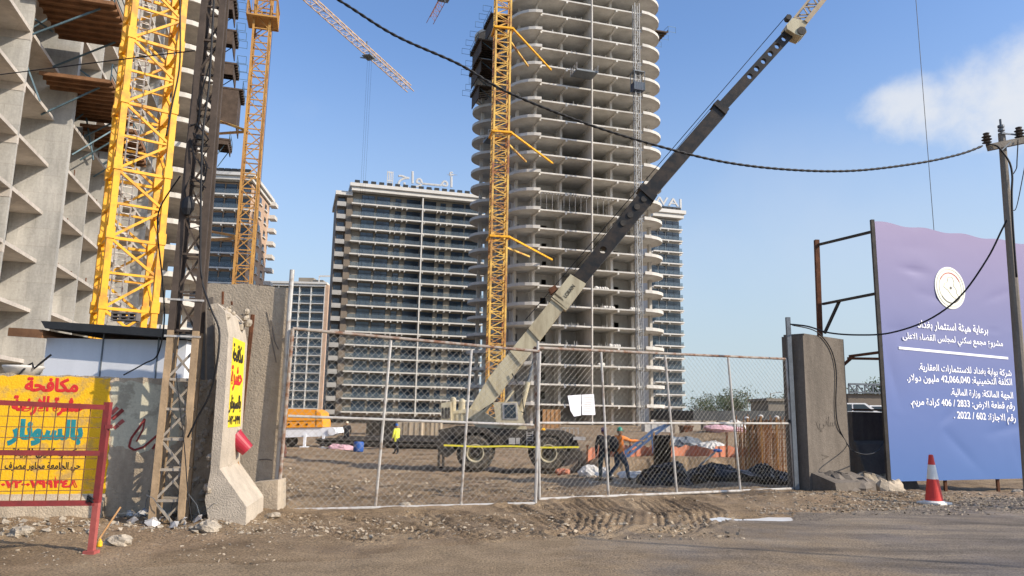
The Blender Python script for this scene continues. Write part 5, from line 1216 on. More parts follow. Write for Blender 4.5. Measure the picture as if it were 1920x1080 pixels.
# ------------------------------------------------------------------ gate
def gate_leaf(label, c_bl, c_br, c_tl, c_tr, A, B, verts, rail, seed):
    """pipe frame with welded chain link; corners and uprights given by where they show, on the vertical plane through A and B"""
    P = lambda q: onp(q[0], q[1], A, B)
    bl, br, tl, tr = P(c_bl), P(c_br), P(c_tl), P(c_tr)
    t = empty('gate_leaf', (bl+br)/2, label, 'gate', 'leaves of the site gate')
    for nm, a, c, r, m in [('bottom_rail', bl, br, .032, 'galv'), ('top_rail', tl, tr, .032, 'rustpipe'), ('end_post', bl, tl, .034, 'rustpipe'), ('end_post', br, tr, .034, 'galv')]:
        b = MB(); b.tube(a, c, r, 8); b.build(nm, M[m], t)
    for (x0, y0), (x1, y1) in verts: b = MB(); b.tube(P((x0, y0)), P((x1, y1)), .028, 8); b.build('upright', M['galv'], t)
    b = MB(); b.tube(P(rail[0]), P(rail[1]), .028, 8); b.build('middle_rail', M['galv'], t)
    w, h = ((br-bl).length+(tr-tl).length)/2, ((tl-bl).length+(tr-br).length)/2
    bil = lambda s, z: (bl.lerp(br, s/w)).lerp(tl.lerp(tr, s/w), z/h)
    nn = V((B[1]-A[1], -(B[0]-A[0]), 0)).normalized()
    b = MB(); st = .135; rgl = random.Random(seed); k = -h
    lay = 0
    for sgn in (1, -1):
        c = -h if sgn > 0 else 0
        while c < (w if sgn > 0 else w+h):
            s0, z0 = c, 0.0; pts = []
            ss = np.linspace(0, h, 15)
            ent = [(c+sgn*z, z) for z in ss]
            seg = [(s, z) for s, z in ent if 0 <= s <= w]
            # clip the ends to the frame
            if sgn > 0:
                za, zb = max(0, -c), min(h, w-c)
            else:
                za, zb = max(0, c-w), min(h, c)
            if zb-za > .03:
                n = max(2, int((zb-za)/.5)+1)
                for i in range(n+1):
                    z = za+(zb-za)*i/n; s = c+sgn*z
                    bow = .018*math.sin(s*1.7+seed)*math.sin(math.pi*z/h)+.01*math.sin(z*5+s*3)
                    pts.append(bil(min(max(s, 0), w), z)+nn*(bow+.003*sgn))
                b.path(pts, .0024, 3, cap=False)
            c += st
    b.build('chain_link', M['wire'], t)
    return t
gA, gB, gC, gD = gr(520, 957), gr(1005, 945), gr(1010, 938), gr(1490, 916)
gate_leaf('left gate leaf of chain link in a rusty pipe frame, sagging to the right', (520, 957), (1004, 944), (549, 616), (1012, 659), gA, gB, [((704, 948), (733, 638)), ((864, 946), (884, 655))], ((540, 780), (1000, 797)), 1)
gate_leaf('right gate leaf of chain link carrying two white paper notices', (1010, 936), (1490, 916), (1002, 652), (1474, 673), gC, gD, [((1141, 932), (1127, 660)), ((1269, 925), (1247, 666)), ((1388, 919), (1365, 670))], ((1010, 793), (1480, 794)), 2)
b = MB(); p = onp(1008, 935, gC, gD); b.tube(p+gnor*.08, onp(1005, 640, gC, gD)+gnor*.08, .03, 8); tag(b.build('gate_post', M['galv']), 'thin grey pipe upright where the two gate leaves meet', 'post', 'gate posts')
b = MB(); q = at(548, 506, 14.05); b.tube((q.x-.02, q.y, gz(q.x, q.y)-.1), q, .045, 10); tag(b.build('gate_post', M['galv']), 'tall pale pipe post beside the concrete wall, at the hinge of the left leaf', 'post', 'gate posts')
b = MB(); q0, q = at(1494, 918, 19.9), at(1477, 595, 19.9); b.bar(q0-UP*.1, q, .11, .09); gp = b.build('gate_post', M['galv_dark'])
tag(gp, 'dark grey square post against the tall blast wall at the right hinge', 'post', 'gate posts')
b = MB()
for py in (660, 705, 790): p = onp(1479, py, gC, gD); b.bar(p-gdir*.02, p+gdir*.12, .05, .09)
b.build('hinge', M['chassis'], gp)
for i, (q, lb) in enumerate([([(1062, 742), (1087, 740), (1087, 779), (1073, 781), (1064, 770)], 'left paper notice on the gate with a curled lower corner'), ([(1088, 740), (1111, 739), (1114, 778), (1089, 778)], 'right paper notice on the gate, hanging flat')]):
    off = gnor*(.05+.0*i); b = MB()
    pts = [onp(x, y, gC, gD)+off for x, y in q]
    if i == 0: pts[3] = pts[3]+gnor*.02; pts[4] = pts[4]+gnor*.07
    b.prism(pts, gnor*.004); o = tag(b.build('paper_notice', M['paper']), lb, 'notice', 'paper notices on the gate')
    if i == 1:
        tb = MB()
        for k in range(7):
            a, c = onp(1093, 746+k*4.2, gC, gD), onp(1109-(k*5 % 4), 746+k*4.2, gC, gD); tb.obox(a+off+gnor*.005, c-a, UP*.012, gnor*.002)
        tb.build('handwriting', M['galv'], o)

# ------------------------------------------------------------------ left: painted wall, pole, cabin, blast walls
W0, W1 = at(0, 985, 12.05), at(392, 965, 12.75)
wd_ = (W1-W0); wd_.z = 0; wd_.normalize(); wn_ = V((wd_.y, -wd_.x, 0))
wp_ = lambda px, py: onp(px, py, W0, W1)
zt0, zt1 = wp_(0, 699).z, wp_(392, 712).z
b = MB(); s0 = V((W0.x, W0.y, 0))-wd_*2.6; s1 = V((W1.x, W1.y, 0)); th = -wn_*.22
n = 46; top = [zt0+(zt1-zt0)*(i-6)/40+random.uniform(-.018, .018) for i in range(n+1)]
for i in range(n):
    a, c = s0.lerp(s1, i/n), s0.lerp(s1, (i+1)/n)
    b.hexa([a-UP*.4, c-UP*.4, c-UP*.4+th, a-UP*.4+th, a+UP*top[i], c+UP*top[i+1], c+UP*top[i+1]+th, a+UP*top[i]+th])
lw = b.build('concrete_wall', M['wallc']); tag(lw, 'low stained concrete wall with a yellow painted Arabic advert at the left edge', 'wall')
b = MB(); e = s0.lerp(s1, .72); b.prism([s0+wn_*.001-UP*.3, s0+wn_*.16-UP*.3, s0+wn_*.13+UP*.27, s0+wn_*.001+UP*.42], e-s0); b.build('wall_foot', M['wallc'], lw)
def patch(name, px, m, proud, parent=lw):
    pts = [wp_(x, y)+wn_*proud for x, y in px]; b = MB(); b.prism(pts, -wn_*(proud-.0008)); return b.build(name, M[m], parent)
rgl = random.Random(11)
def ragged(poly, amp, step=9):
    out = []
    for (x0, y0), (x1, y1) in zip(poly, poly[1:]+poly[:1]):
        k = max(1, int(math.hypot(x1-x0, y1-y0)/step))
        for i in range(k): out.append((x0+(x1-x0)*i/k+rgl.uniform(-amp, amp), y0+(y1-y0)*i/k+rgl.uniform(-amp, amp)))
    return out
patch('painted_advert', ragged([(-60, 706), (60, 704), (207, 710), (206, 800), (203, 870), (196, 928), (100, 944), (0, 950), (-60, 952)], 1.6), 'yellowsign', .004)
patch('paint_patch', ragged([(209, 716), (252, 714), (300, 722), (345, 716), (352, 800), (318, 842), (292, 838), (262, 848), (236, 838), (208, 836)], 3.5, 7), 'paintpatch', .003)
def wtext(s, x0, x1, y0, y1, ink, bold=.03):
    a, c = wp_(x0, (y0+y1)/2), wp_(x1, (y0+y1)/2); h = (wp_((x0+x1)/2, y0)-wp_((x0+x1)/2, y1)).length
    lettering('lettering', arabic(s), M[ink], (c-a).length, h, (a+c)/2+wn_*.0045, wd_, UP, lw, .003, bold)
wtext('مكافحة', 47, 148, 708, 735, 'redink', .05); wtext('حشرة الارضة', 22, 160, 742, 780, 'redink', .05)
wtext('بالسونار', 15, 156, 786, 836, 'tealink', .06)
wtext('مكتب كلين للبيئة', 22, 154, 840, 859, 'blackink', .03); wtext('حي الجامعة مجاور مصرف', 9, 151, 866, 886, 'blackink', .03)
wtext('٠٧٢٠٠٧٩٩٣٤٨', 2, 147, 892, 915, 'redink', .06)
def wstroke(pts, r, m='graffiti'):
    b = MB(); P = [wp_(x, y)+wn_*.006 for x, y in pts]
    for a, c in zip(P[:-1], P[1:]): b.bar(a, c, r, .004, up=wn_) if False else b.obox(a-(c-a).cross(wn_).normalized()*r/2, (c-a), (c-a).cross(wn_).normalized()*r, wn_*.003)
    b.build('graffiti', M[m], lw)
wstroke([(272, 785), (262, 800), (246, 822), (242, 838), (252, 844), (270, 838), (288, 822), (300, 812)], .035); wstroke([(272, 786), (268, 806), (256, 828)], .025); wstroke([(292, 832), (286, 842)], .03)
for a, c, m in [((209, 776), (221, 764), 'redlight'), ((211, 786), (231, 768), 'graffiti'), ((222, 796), (232, 788), 'redlight'), ((214, 803), (222, 797), 'redlight')]: wstroke([a, c], .06, m)
b = MB()
for i in range(60): x, y = rgl.uniform(340, 395), rgl.uniform(712, 960); p = wp_(x, y); b.blob(p+wn_*.0, (rgl.uniform(.02, .07), .03, rgl.uniform(.02, .07)), i, .4, 8)
for i in range(50): x = rgl.uniform(-40, 392); p = wp_(x, 703+x*.032); b.blob(p-wn_*.1, (rgl.uniform(.02, .06), .05, .025), i+90, .4, 8)
b.build('broken_edge', M['rough_conc'], lw)
# things on the wall: bucket of white, cables
c = wp_(28, 698)-wn_*.32; b = MB(); b.lathe(c-UP*.02, [(.24, 0), (.28, .09), (.30, .11), (.30, .14), (.25, .14)], 20); tag(b.build('basin', M['whitepaint'], smooth=True), 'pale shallow basin standing on top of the painted wall', 'basin')
b = MB(); b.path([wp_(36, 702), wp_(46, 686)-wn_*.1, wp_(56, 680)-wn_*.1, wp_(60, 690)-wn_*.1, wp_(72, 680)-wn_*.1, wp_(92, 664)-wn_*.1], .018, 6); tag(b.build('cable_end', M['black']), 'bent black cable end sticking up above the painted wall', 'cable')

# white site cabin behind the wall
Ys = 15.5; a, c = at(80, 700, Ys), at(345, 700, Ys); zt = at(190, 612, Ys).z
t = empty('site_cabin', (a.x+1.5, Ys+1, gz(a.x+1.5, Ys)), 'white panelled site cabin with black felt roof behind the painted wall', 'cabin')
b = MB(); b.obox((a.x, Ys, gz(a.x, Ys)-.2), (c.x-a.x, 0, 0), (0, 2.6, 0), UP*(zt-.06-gz(a.x, Ys))); b.build('wall', M['white'], t)
for px in (193, 297):
    b = MB(); p = at(px, 650, Ys); b.obox((p.x-.015, Ys-.015, .3), (.03, 0, 0), (0, .014, 0), UP*(zt-.25)); b.build('panel_joint', M['galv_dark'], t)
b = MB(); p0, p1 = at(76, 606, Ys-.35), at(350, 622, Ys-.35); b.prism([p0+V((0, 0, .05)), p0-UP*.10+V((.1, 0, 0)), p1-UP*.14, p1+UP*.03], V((0, 3.2, 0))); b.build('roof', M['darkroof'], t)
b = MB(); p0, p1 = at(16, 614, Ys-.3), at(80, 618, Ys-.3); b.obox(p0-UP*.1, (p1-p0), V((0, 2.2, 0)), UP*.1); b.obox(p0-UP*.17, V(((p1-p0).x, 0, (p1-p0).z)), V((0, .06, 0)), UP*.08); tag(b.build('roof_board', M['ply']), 'brown board roof edge left of the white cabin', 'board')
p = at(196, 612, Ys); q = at(244, 614, Ys); blk = MB(); L = q.x-p.x; hh = .17
for i in range(4): blk.obox((p.x+L*i/3-.03*(i == 3)-.0, Ys+.2, zt+.16), (.035, 0, 0), (0, .2, 0), UP*(hh+.0))
for zz in (0, .068, .145): blk.obox((p.x, Ys+.195, zt+.155+zz), (L, 0, 0), (0, .21, 0), UP*.028)
tag(blk.build('cinder_block', M['cinder']), 'grey hollow concrete block lying on the black cabin roof', 'block')

# lattice power pole
pc_ = at(316, 984, 12.0); pz0 = gz(pc_.x, pc_.y)
pole = empty('lattice_pole', (pc_.x, pc_.y, pz0), 'old angle iron lattice power pole, dusty brown below and dark above', 'power pole')
ax, ay = wd_, -wn_
zmid = at(340, 622, 12.0).z; zend = at(385, -150, 12).z; hw0, hw1 = .205, .135
tm = (zmid-pz0)/(zend-pz0); hwm = hw0+(hw1-hw0)*tm
lattice(pole, (pc_.x, pc_.y), ax, ay, hw0, pz0-.1, zmid, .46, .095, .035, M['polelow'], M['polebrace'], mid=False, taper=hwm/hw0)
lattice(pole, (pc_.x, pc_.y), ax, ay, hwm, zmid, zend, .62, .10, .03, M['polehigh'], M['polehigh'], mid=False, taper=hw1/hwm)
for py in (566, 633):
    z = at(340, py, 12).z; b = MB(); c = V((pc_.x, pc_.y, z)); b.bar(c-ax*.27-ay*.23, c+ax*.27-ay*.23, .03); b.build('cross_strap', M['galv'], pole)
rgl = random.Random(5); b = MB()
for i in range(5):
    z0 = rgl.uniform(4.6, 6.6); pts = [V((pc_.x+rgl.uniform(-.12, .25), pc_.y-.24+rgl.uniform(-.06, .05), z0+k*rgl.uniform(.12, .3)-.3)) for k in range(6)]; b.path(pts, .012, 4)
c = at(352, 385, 11.7); b.blob(c, (.10, .07, .16), 3, .4, 10); c = at(375, 258, 11.7); b.blob(c, (.07, .06, .05), 4, .4, 8)
b.build('tangled_cable', M['black'], pole)
def cable(label, pts, r, name='cable', mt='black', group=None, smoothn=6, twist=0):
    P = [V(p) for p in pts]; out = []
    for i in range(len(P)-1):
        p0, p1, p2, p3 = P[max(i-1, 0)], P[i], P[i+1], P[min(i+2, len(P)-1)]
        for k in range(smoothn):
            t = k/smoothn; out.append(.5*((2*p1)+(p2-p0)*t+(2*p0-5*p1+4*p2-p3)*t*t+(3*p1-p0-3*p2+p3)*t**3))
    out.append(P[-1]); b = MB()
    if twist:                                                               # two strands laid round each other
        fine = []
        for a, c in zip(out[:-1], out[1:]):
            k = max(1, int((c-a).length/(twist/7))); fine += [a.lerp(c, i/k) for i in range(k)]
        for ph in (0, math.pi):
            s_ = 0; st = []
            for i, q in enumerate(fine):
                if i: s_ += (q-fine[i-1]).length
                d = (fine[min(i+1, len(fine)-1)]-fine[max(i-1, 0)]).normalized(); u = d.cross(UP).normalized(); w = u.cross(d); t = ph+s_*2*math.pi/twist
                st.append(q+(u*math.cos(t)+w*math.sin(t))*r*.5)
            b.path(st, r*.8, 5)
    else: b.path(out, r, 6)
    return tag(b.build(name, M[mt], smooth=True), label, 'cable', group)
CA, CB = V((pc_.x, pc_.y, 0)), V((10.75, 16.2, 0))
cab_ = [(388, -150), (500, -78), (635, 0), (740, 66), (860, 120), (950, 172), (1100, 232), (1243, 276), (1360, 304), (1480, 318), (1600, 320), (1720, 306), (1800, 289), (1846, 272)]
cable('thick twisted black power cable sagging across the sky above the gate', [onp(x, y, CA, CB) for x, y in cab_], .023, twist=.32)
cable('thin wire crossing in front of the yellow mast to the lattice pole', [at(0, 140, 14), at(150, 121, 13.2), at(280, 105, 12.6), at(365, 95, 12.1)], .012)
cable('black cable hanging down the near yellow mast from above', [at(337, -20, 30.2), at(338, 60, 30.2), at(336, 130, 30.2), at(322, 200, 30.2), at(312, 255, 30.2)], .035)
cable('black cable running down beside the lattice pole to the wall', [at(402, -20, 11.6), at(398, 60, 11.6), at(392, 160, 11.6), at(380, 260, 11.6), at(376, 430, 11.6), at(378, 520, 11.6), at(396, 580, 11.5), at(411, 620, 11.5), at(407, 680, 11.5), at(394, 738, 11.6), at(372, 780, 11.7), at(352, 820, 11.75)], .016)
cable('slack black cable looping over the white cabin front', [at(338, 330, 11.8), at(300, 390, 12), at(296, 440, 12), at(304, 520, 12), at(308, 600, 12), at(296, 664, 12.1), at(270, 682, 12.2), at(232, 703, 12.3)], .012)
cable('loose wire dangling from the pole to the ground', [at(330, 700, 11.7), at(345, 830, 11.7), at(352, 920, 11.7), at(360, 980, 11.7)], .008)

# blast wall seen end on
S8 = lambda x, y: (260+x/2.16, 520+y/2.16)
Yw = 11.95; prof = [S8(*q) for q in [(283, 110), (318, 104), (350, 140), (364, 235), (354, 400), (341, 610), (327, 775), (380, 850), (436, 930), (433, 1004), (285, 1004), (268, 900), (290, 790), (300, 640), (306, 560), (316, 420), (324, 240), (300, 160)]]
evec = V((-.22, 1.5, 0)); b = MB(); P = px3(prof, Yw); cq = sum(P, V())/len(P)
b.prism(P, evec); tw = b.build('blast_wall', M['twall_light']); tag(tw, 'leaning end of a T shaped blast wall with yellow advert on its side', 'blast wall', 'concrete blast walls')
e0, e1 = P[3], P[5]; b = MB(); o_ = V((.006, 0, 0)); em = P[4]
q = [e0, em, e1]
for a, c in zip(q[:-1], q[1:]): b.hexa([a+evec*.22+V((.001, 0, 0)), c+evec*.22+V((.001, 0, 0)), c+evec*.86+V((.001, 0, 0)), a+evec*.86+V((.001, 0, 0)), a+evec*.22+o_, c+evec*.22+o_, c+evec*.86+o_, a+evec*.86+o_])
b.build('painted_advert', M['yellowbright'], tw)
for s, f, h, w, ink in [('مكافحة', .16, .30, .8, 'blackink'), ('حشرة', .45, .42, .85, 'redink'), ('بالسونار', .74, .3, .9, 'blackink'), ('٠٧٢٠٠٧٩٩', .92, .15, .9, 'blackink')]:
    pz_ = e0.lerp(e1, f)+evec*.5+V((.012, 0, 0)); lettering('lettering', arabic(s), M[ink], w, h, pz_, evec, (e0-e1), tw, .003, .03)
b = MB(); rgl = random.Random(2)
for i in range(70):
    k = rgl.random()
    if k < .45: x, y = rgl.uniform(262, 300), rgl.uniform(760, 1000)
    elif k < .7: x, y = rgl.uniform(280, 350), rgl.uniform(100, 165)
    else: y = rgl.uniform(170, 760); x = 318-y*.035+rgl.uniform(-12, 4)
    p = at(*S8(x, y), Yw)+V((0, rgl.uniform(0, 1.2), 0)); s = rgl.uniform(.02, .075); b.blob(p, (s, s*1.3, s), i, .45, 8)
b.build('broken_edge', M['rough_conc'], tw)
b = MB(); b.bar(at(*S8(340, 110), Yw+.3), at(*S8(341, 58), Yw+.3), .03); b.bar(at(*S8(378, 112), Yw+.9), at(*S8(376, 98), Yw+.9), .03); b.build('reinforcing_bar', M['rust'], tw)
# flat wall slab behind it
Yb = 14.15; b = MB(); pts = [(381, 533), (400, 531), (425, 534), (458, 531), (500, 537), (546, 541), (533, 760), (520, 966), (372, 1000), (374, 740)]
b.prism(px3(ragged(pts, 1.0, 14), Yb), V((-.06, .3, 0))); sl_ = b.build('blast_wall', M['twall']); tag(sl_, 'broad flat concrete wall slab standing beside the left gate leaf', 'blast wall', 'concrete blast walls')
b = MB(); b.prism(px3([(470, 906), (521, 900), (520, 966), (468, 970)], Yb-.5)[:], V((0, .498, 0))); b.build('foot', M['twall'], sl_)
b = MB()
for (pts_) in ([(500, 585), (506, 610), (510, 640), (518, 680)], [(508, 600), (515, 640), (522, 655)], [(486, 862), (500, 861), (510, 863)]):
    for a, c in zip(pts_[:-1], pts_[1:]): b.bar(at(*a, Yb-.004), at(*c, Yb-.004), .02, .006, up=(0, 1, 0))
b.build('crack', M['twall_dark'], sl_)
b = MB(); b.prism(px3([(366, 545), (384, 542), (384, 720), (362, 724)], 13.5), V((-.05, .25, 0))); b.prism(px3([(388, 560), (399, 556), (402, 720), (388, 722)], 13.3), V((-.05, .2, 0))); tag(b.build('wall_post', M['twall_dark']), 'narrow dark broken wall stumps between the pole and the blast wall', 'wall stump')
b = MB(); b.bar(at(474, 590, 13.75), at(452, 792, 13.6), .075, .02); b.bar(at(474, 590, 13.77), at(452, 792, 13.62), .02, .07); tag(b.build('angle_bar', M['rust']), 'rusty angle bar leaning on the flat wall slab', 'bar', 'rods against the wall slab')
b = MB(); b.path([at(452, 690, 13.4), at(450, 760, 13.4), at(446, 815, 13.3), at(440, 850, 13.3), at(452, 884, 13.3)], .014, 5); tag(b.build('thin_rod', M['timber']), 'thin bent rod holding the red bucket against the wall slab', 'rod', 'rods against the wall slab')
c = at(452, 832, 13.1); axd = V((-.75, -.25, .75)).normalized(); b = MB()
b.lathe(c-axd*.16, [(.0, 0), (.115, 0), (.155, .32), (.168, .32), (.168, .345), (.15, .345), (.112, .02), (.0, .02)], 22, axis=axd); bk = b.build('bucket', M['bucket'], smooth=False); tag(bk, 'dark red plastic bucket hanging tilted on the flat wall slab', 'bucket')
b = MB(); q = c+axd*.16; s_ = axd.cross(V((0, 1, 0))).normalized(); b.path([q+s_*.16, q+s_*.10+axd*.10, q+axd*.15, q-s_*.10+axd*.10, q-s_*.16], .007, 5); b.build('handle', M['galv'], bk)

# red mesh barrier
Yr = 9.66; fp = at(171, 1036, Yr); A2 = V((fp.x, fp.y, 0)); B2 = at(0, 1000, 9.35); B2 = V((B2.x, B2.y, 0)); rp = lambda x, y: onp(x, y, A2, B2)
t = empty('mesh_barrier', (fp.x-.8, fp.y, gz(fp.x, fp.y)), 'dark red steel barrier with square wire mesh standing before the yellow advert', 'barrier')
ft = V((fp.x, fp.y, gz(fp.x, fp.y)-.02)); tp = rp(203, 757)
m1 = ft.lerp(tp, .34); b = MB(); b.bar(m1, tp+UP*.02, .075); b.build('post', M['red'], t)
b = MB(); b.bar(ft, m1, .07); b.box((ft.x, ft.y, ft.z+.03), (.14, .14, .05)); b.build('post_foot', M['redlight'], t)
for y0, y1 in ((757, 764), (849, 850), (944, 943)):
    b = MB(); a = rp(-90, y0-.04*90*(y1-y0)/4); c = rp(200-(y0-757)*.115, y1); b.bar(a, c, .062); b.build('rail', M['red'], t)
b = MB(); b.bar(rp(198, 800), rp(210, 800), .09, .05); b.build('latch', M['red'], t)
b = MB(); zlo, zhi = rp(100, 940).z, rp(100, 762).z
d = (B2-A2).normalized(); st = .128
for i in range(1, 17): q = A2+d*(i*st+.05); b.bar((q.x, q.y, zlo), (q.x, q.y, zhi), .009)
k = 0
while zlo+k*st < zhi: q0, q1 = A2+d*.05, A2+d*2.3; b.bar((q0.x, q0.y, zlo+k*st), (q1.x, q1.y, zlo+k*st), .009); k += 1
b.build('wire_mesh', M['meshrust'], t)
b = MB(); c = rp(172, 935); b.path([c+V((.05*math.cos(i*2.1), -.05, .05*math.sin(i*1.7))) for i in range(9)], .012, 5); b.build('tie_wire', M['black'], t)

# ------------------------------------------------------------------ right: blast wall, billboard, utility pole, cone
fl, frr = at(1519, 918, 19.75), at(1597, 912, 20.55); fd = V((frr.x-fl.x, frr.y-fl.y, 0)); bd = V((-.40, .46, 0))
zt = at(1519, 625, 19.75).z; b = MB(); F0 = V((fl.x, fl.y, -.2)); cut = fd.normalized()*.06
b.prism([F0, F0+bd, F0+bd+fd, F0+fd], UP*(zt+.14)); b.prism([F0+UP*(zt+.14)+bd*.02+cut, F0+bd*.98+UP*(zt+.14)+cut, F0+bd*.98+fd+UP*(zt+.10), F0+fd+UP*(zt+.08)-bd*-.02], UP*.06)
rw = b.build('blast_wall', M['twall_dark']); tag(rw, 'tall dark concrete blast wall at the right hinge of the gate', 'blast wall', 'concrete blast walls')
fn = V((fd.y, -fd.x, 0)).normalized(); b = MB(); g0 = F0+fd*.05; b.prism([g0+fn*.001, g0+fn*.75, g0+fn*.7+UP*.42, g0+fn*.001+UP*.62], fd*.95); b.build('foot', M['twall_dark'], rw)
gp_ = lambda x, y: onp(x, y, fl, frr)+fn*.006
lettering('graffiti', arabic('ساني'), M['pencil'], .62, .42, gp_(1551, 795), fd, UP+fd.normalized()*.25, rw, .003)
b = MB()
for a, c in [((1541, 853), (1553, 856)), ((1553, 856), (1542, 861)), ((1530, 790), (1534, 803)), ((1534, 803), (1540, 806))]: b.bar(gp_(*a), gp_(*c), .03, .004, up=fn)
b.build('graffiti', M['pencil'], rw)
heap('dirt_heap', 'brown dirt heap with broken concrete at the foot of the dark blast wall', 'heap', 1590, 918, 19.9, (.75, .5, .42), 'twall_dark', 21)
heap('dirt_heap', 'brown dirt and straw heap under the left edge of the billboard', 'heap', 1640, 918, 20.4, (.6, .4, .45), 'wallc', 22)
A, B_ = at(1597, 772, 22), at(1700, 790, 22.8); b = MB(); b.obox((A.x, A.y, -.5), V((B_.x-A.x, B_.y-A.y, 0)), V((-.1, .3, 0)), UP*(A.z+.5)); 
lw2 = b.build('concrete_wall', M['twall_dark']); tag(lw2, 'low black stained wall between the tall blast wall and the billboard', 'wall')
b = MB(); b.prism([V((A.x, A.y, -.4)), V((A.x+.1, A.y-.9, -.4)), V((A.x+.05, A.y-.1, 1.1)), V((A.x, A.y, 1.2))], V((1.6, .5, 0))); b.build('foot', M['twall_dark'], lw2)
b = MB(); b.bar(at(1598, 768, 21.9), at(1668, 769, 22.4), .05); b.build('capping_bar', M['rust'], lw2)
# billboard
BA = at(1640, 415, 20.2); BA = V((BA.x, BA.y, 0)); bdir = V((math.sin(R(68)), math.cos(R(68)), 0)); bn = V((bdir.y, -bdir.x, 0)); BB = BA+bdir
bp_ = lambda x, y: onp(x, y, BA, BB)
bbz0, bbz1 = .20, bp_(1640, 415).z
bb = empty('billboard', BA+bdir*3.5, 'large lavender to blue billboard with white Arabic lettering and a round emblem', 'billboard')
gm = bpy.data.materials.new('billboard_print'); gm.use_nodes = True; n_, l_ = gm.node_tree.nodes, gm.node_tree.links; pbs = n_['Principled BSDF']; pbs.inputs['Roughness'].default_value = .6
tcn = n_.new('ShaderNodeTexCoord'); sx_ = n_.new('ShaderNodeSeparateXYZ'); l_.new(tcn.outputs['Object'], sx_.inputs[0]); mr = n_.new('ShaderNodeMapRange'); mr.inputs['From Min'].default_value = bbz0; mr.inputs['From Max'].default_value = bbz1; l_.new(sx_.outputs['Z'], mr.inputs['Value'])
cr_ = n_.new('ShaderNodeValToRGB'); el = cr_.color_ramp.elements
for k, (p, c) in enumerate([(0, (.055, .13, .34)), (.3, (.09, .14, .345)), (.6, (.145, .158, .325)), (1.0, (.215, .175, .315))]):
    if k > 1: el.new(.5)
    el[k].position = p; el[k].color = (*c, 1)
for k, (p, c) in enumerate([(0, (.055, .13, .34)), (.3, (.09, .14, .345)), (.6, (.145, .158, .325)), (1.0, (.215, .175, .315))]): el[k].position = p; el[k].color = (*c, 1)
l_.new(mr.outputs[0], cr_.inputs[0]); l_.new(cr_.outputs[0], pbs.inputs['Base Color'])
W_ = 8.2; nu, nz = 90, 78; vs = []; fs = []; rgl = random.Random(9)
cre = [(rgl.uniform(0, W_), rgl.uniform(.5, 7), rgl.uniform(.3, 1.2), rgl.uniform(-.05, .05), rgl.uniform(0, 3.14)) for _ in range(26)]
for j in range(nz+1):
    for i in range(nu+1):
        u, z = W_*i/nu, bbz0+(bbz1-bbz0)*j/nz
        dsp = .015*float(fbm(np.array([u*.9]), np.array([z*.9]), 3)[0])
        for (cu, cz, r, a, th) in cre:
            x1, y1 = (u-cu)*math.cos(th)+(z-cz)*math.sin(th), -(u-cu)*math.sin(th)+(z-cz)*math.cos(th)
            if abs(x1) < r*2 and abs(y1) < r: dsp += a*.7*math.exp(-abs(y1)/(.18*r))*math.exp(-(x1/r)**2)
        ed = min(1, u/.3, (W_-u)/.3); dsp = -abs(dsp)*max(0, ed)
        vs.append(BA+bdir*u+bn*dsp+UP*(z+.03*math.sin(u*4)*(j == nz)))
k0 = len(vs); vs += [v-bn*.03 for v in vs]
for j in range(nz):
    for i in range(nu): q = (j*(nu+1)+i, j*(nu+1)+i+1, (j+1)*(nu+1)+i+1, (j+1)*(nu+1)+i); fs += [q, tuple(k0+x for x in reversed(q))]
b = MB(); b.v = [tuple(v) for v in vs]; b.f = fs; b.m = [0]*len(fs)
me_o = b.build('printed_sheet', gm, bb, smooth=True)
# the print's gradient reads local z, which starts at the empty (ground level)
b = MB()
for z in (bbz0+.1, 2.6, 5.0, bbz1-.1): b.bar(BA+bdir*.1-bn*.12+UP*z, BA+bdir*W_-bn*.12+UP*z, .08)
b.build('back_rail', M['chassis'], bb)
b = MB(); b.bar(BA-bn*.05-bdir*.04-UP*.1, BA-bn*.05-bdir*.04+UP*(bbz1+.05), .09); b.build('edge_post', M['chassis'], bb)
for u in (.02, 2.1, 4.2, 6.3): b = MB(); p = BA+bdir*u-bn*.1; b.bar(p-UP*.3, p+UP*bbz0, .07); b.build('leg', M['rust'], bb)
fz = lambda x, y, Y: at(x, y, Y)
fp0 = at(1534, 640, 22.6)
b = MB(); b.bar(V((fp0.x, fp0.y, -.2)), at(1531, 450, 22.6), .13); b.build('rear_post', M['rust'], bb)
for a, c in [((1534, 459, 22.6), (1641, 433, 20.3)), ((1543, 570, 22.6), (1650, 549, 20.3)), ((1593, 668, 21.4), (1654, 660, 20.3)), ((1590, 672, 21.4), (1656, 673, 20.3)), ((1546, 625, 22.5), (1574, 564, 22.0)), ((1575, 690, 21.6), (1600, 668, 21.3))]:
    b = MB(); b.bar(at(*a), at(*c), .07); b.build('brace', M['rust'] if a[1] > 560 and a[0] > 1570 else M['chassis'], bb)
def btext(s, x0, y0, x1, y1, bold=.018):
    a, c = bp_(x0, y0), bp_(x1, y1); zc = (a+c)/2
    lettering('lettering', arabic(s), M['whiteink'], (c-a).length, None, zc+bn*.004, (bdir+UP*((c.z-a.z)/(V((c.x-a.x, c.y-a.y, 0)).length))), UP, bb, .004, bold)
btext('برعاية هيئة استثمار بغداد', 1720, 609, 1852, 621); btext('مشروع مجمع سكني لمجلس القضاء الاعلى', 1692, 632, 1880, 647)
btext('شركة بوابة بغداد للاستثمارات العقارية.', 1722, 689, 1896, 701); btext('الكلفة التخمينية: 42,066,040 مليون دولار.', 1700, 709, 1897, 718)
btext('الجهة المالكة: وزارة المالية.', 1782, 736, 1899, 743); btext('رقم قطعة الارض: 2833 / 406 كرادة مريم.', 1707, 755, 1902, 764); btext('رقم الاجازة: 602 / 2022 .', 1788, 781, 1904, 787)
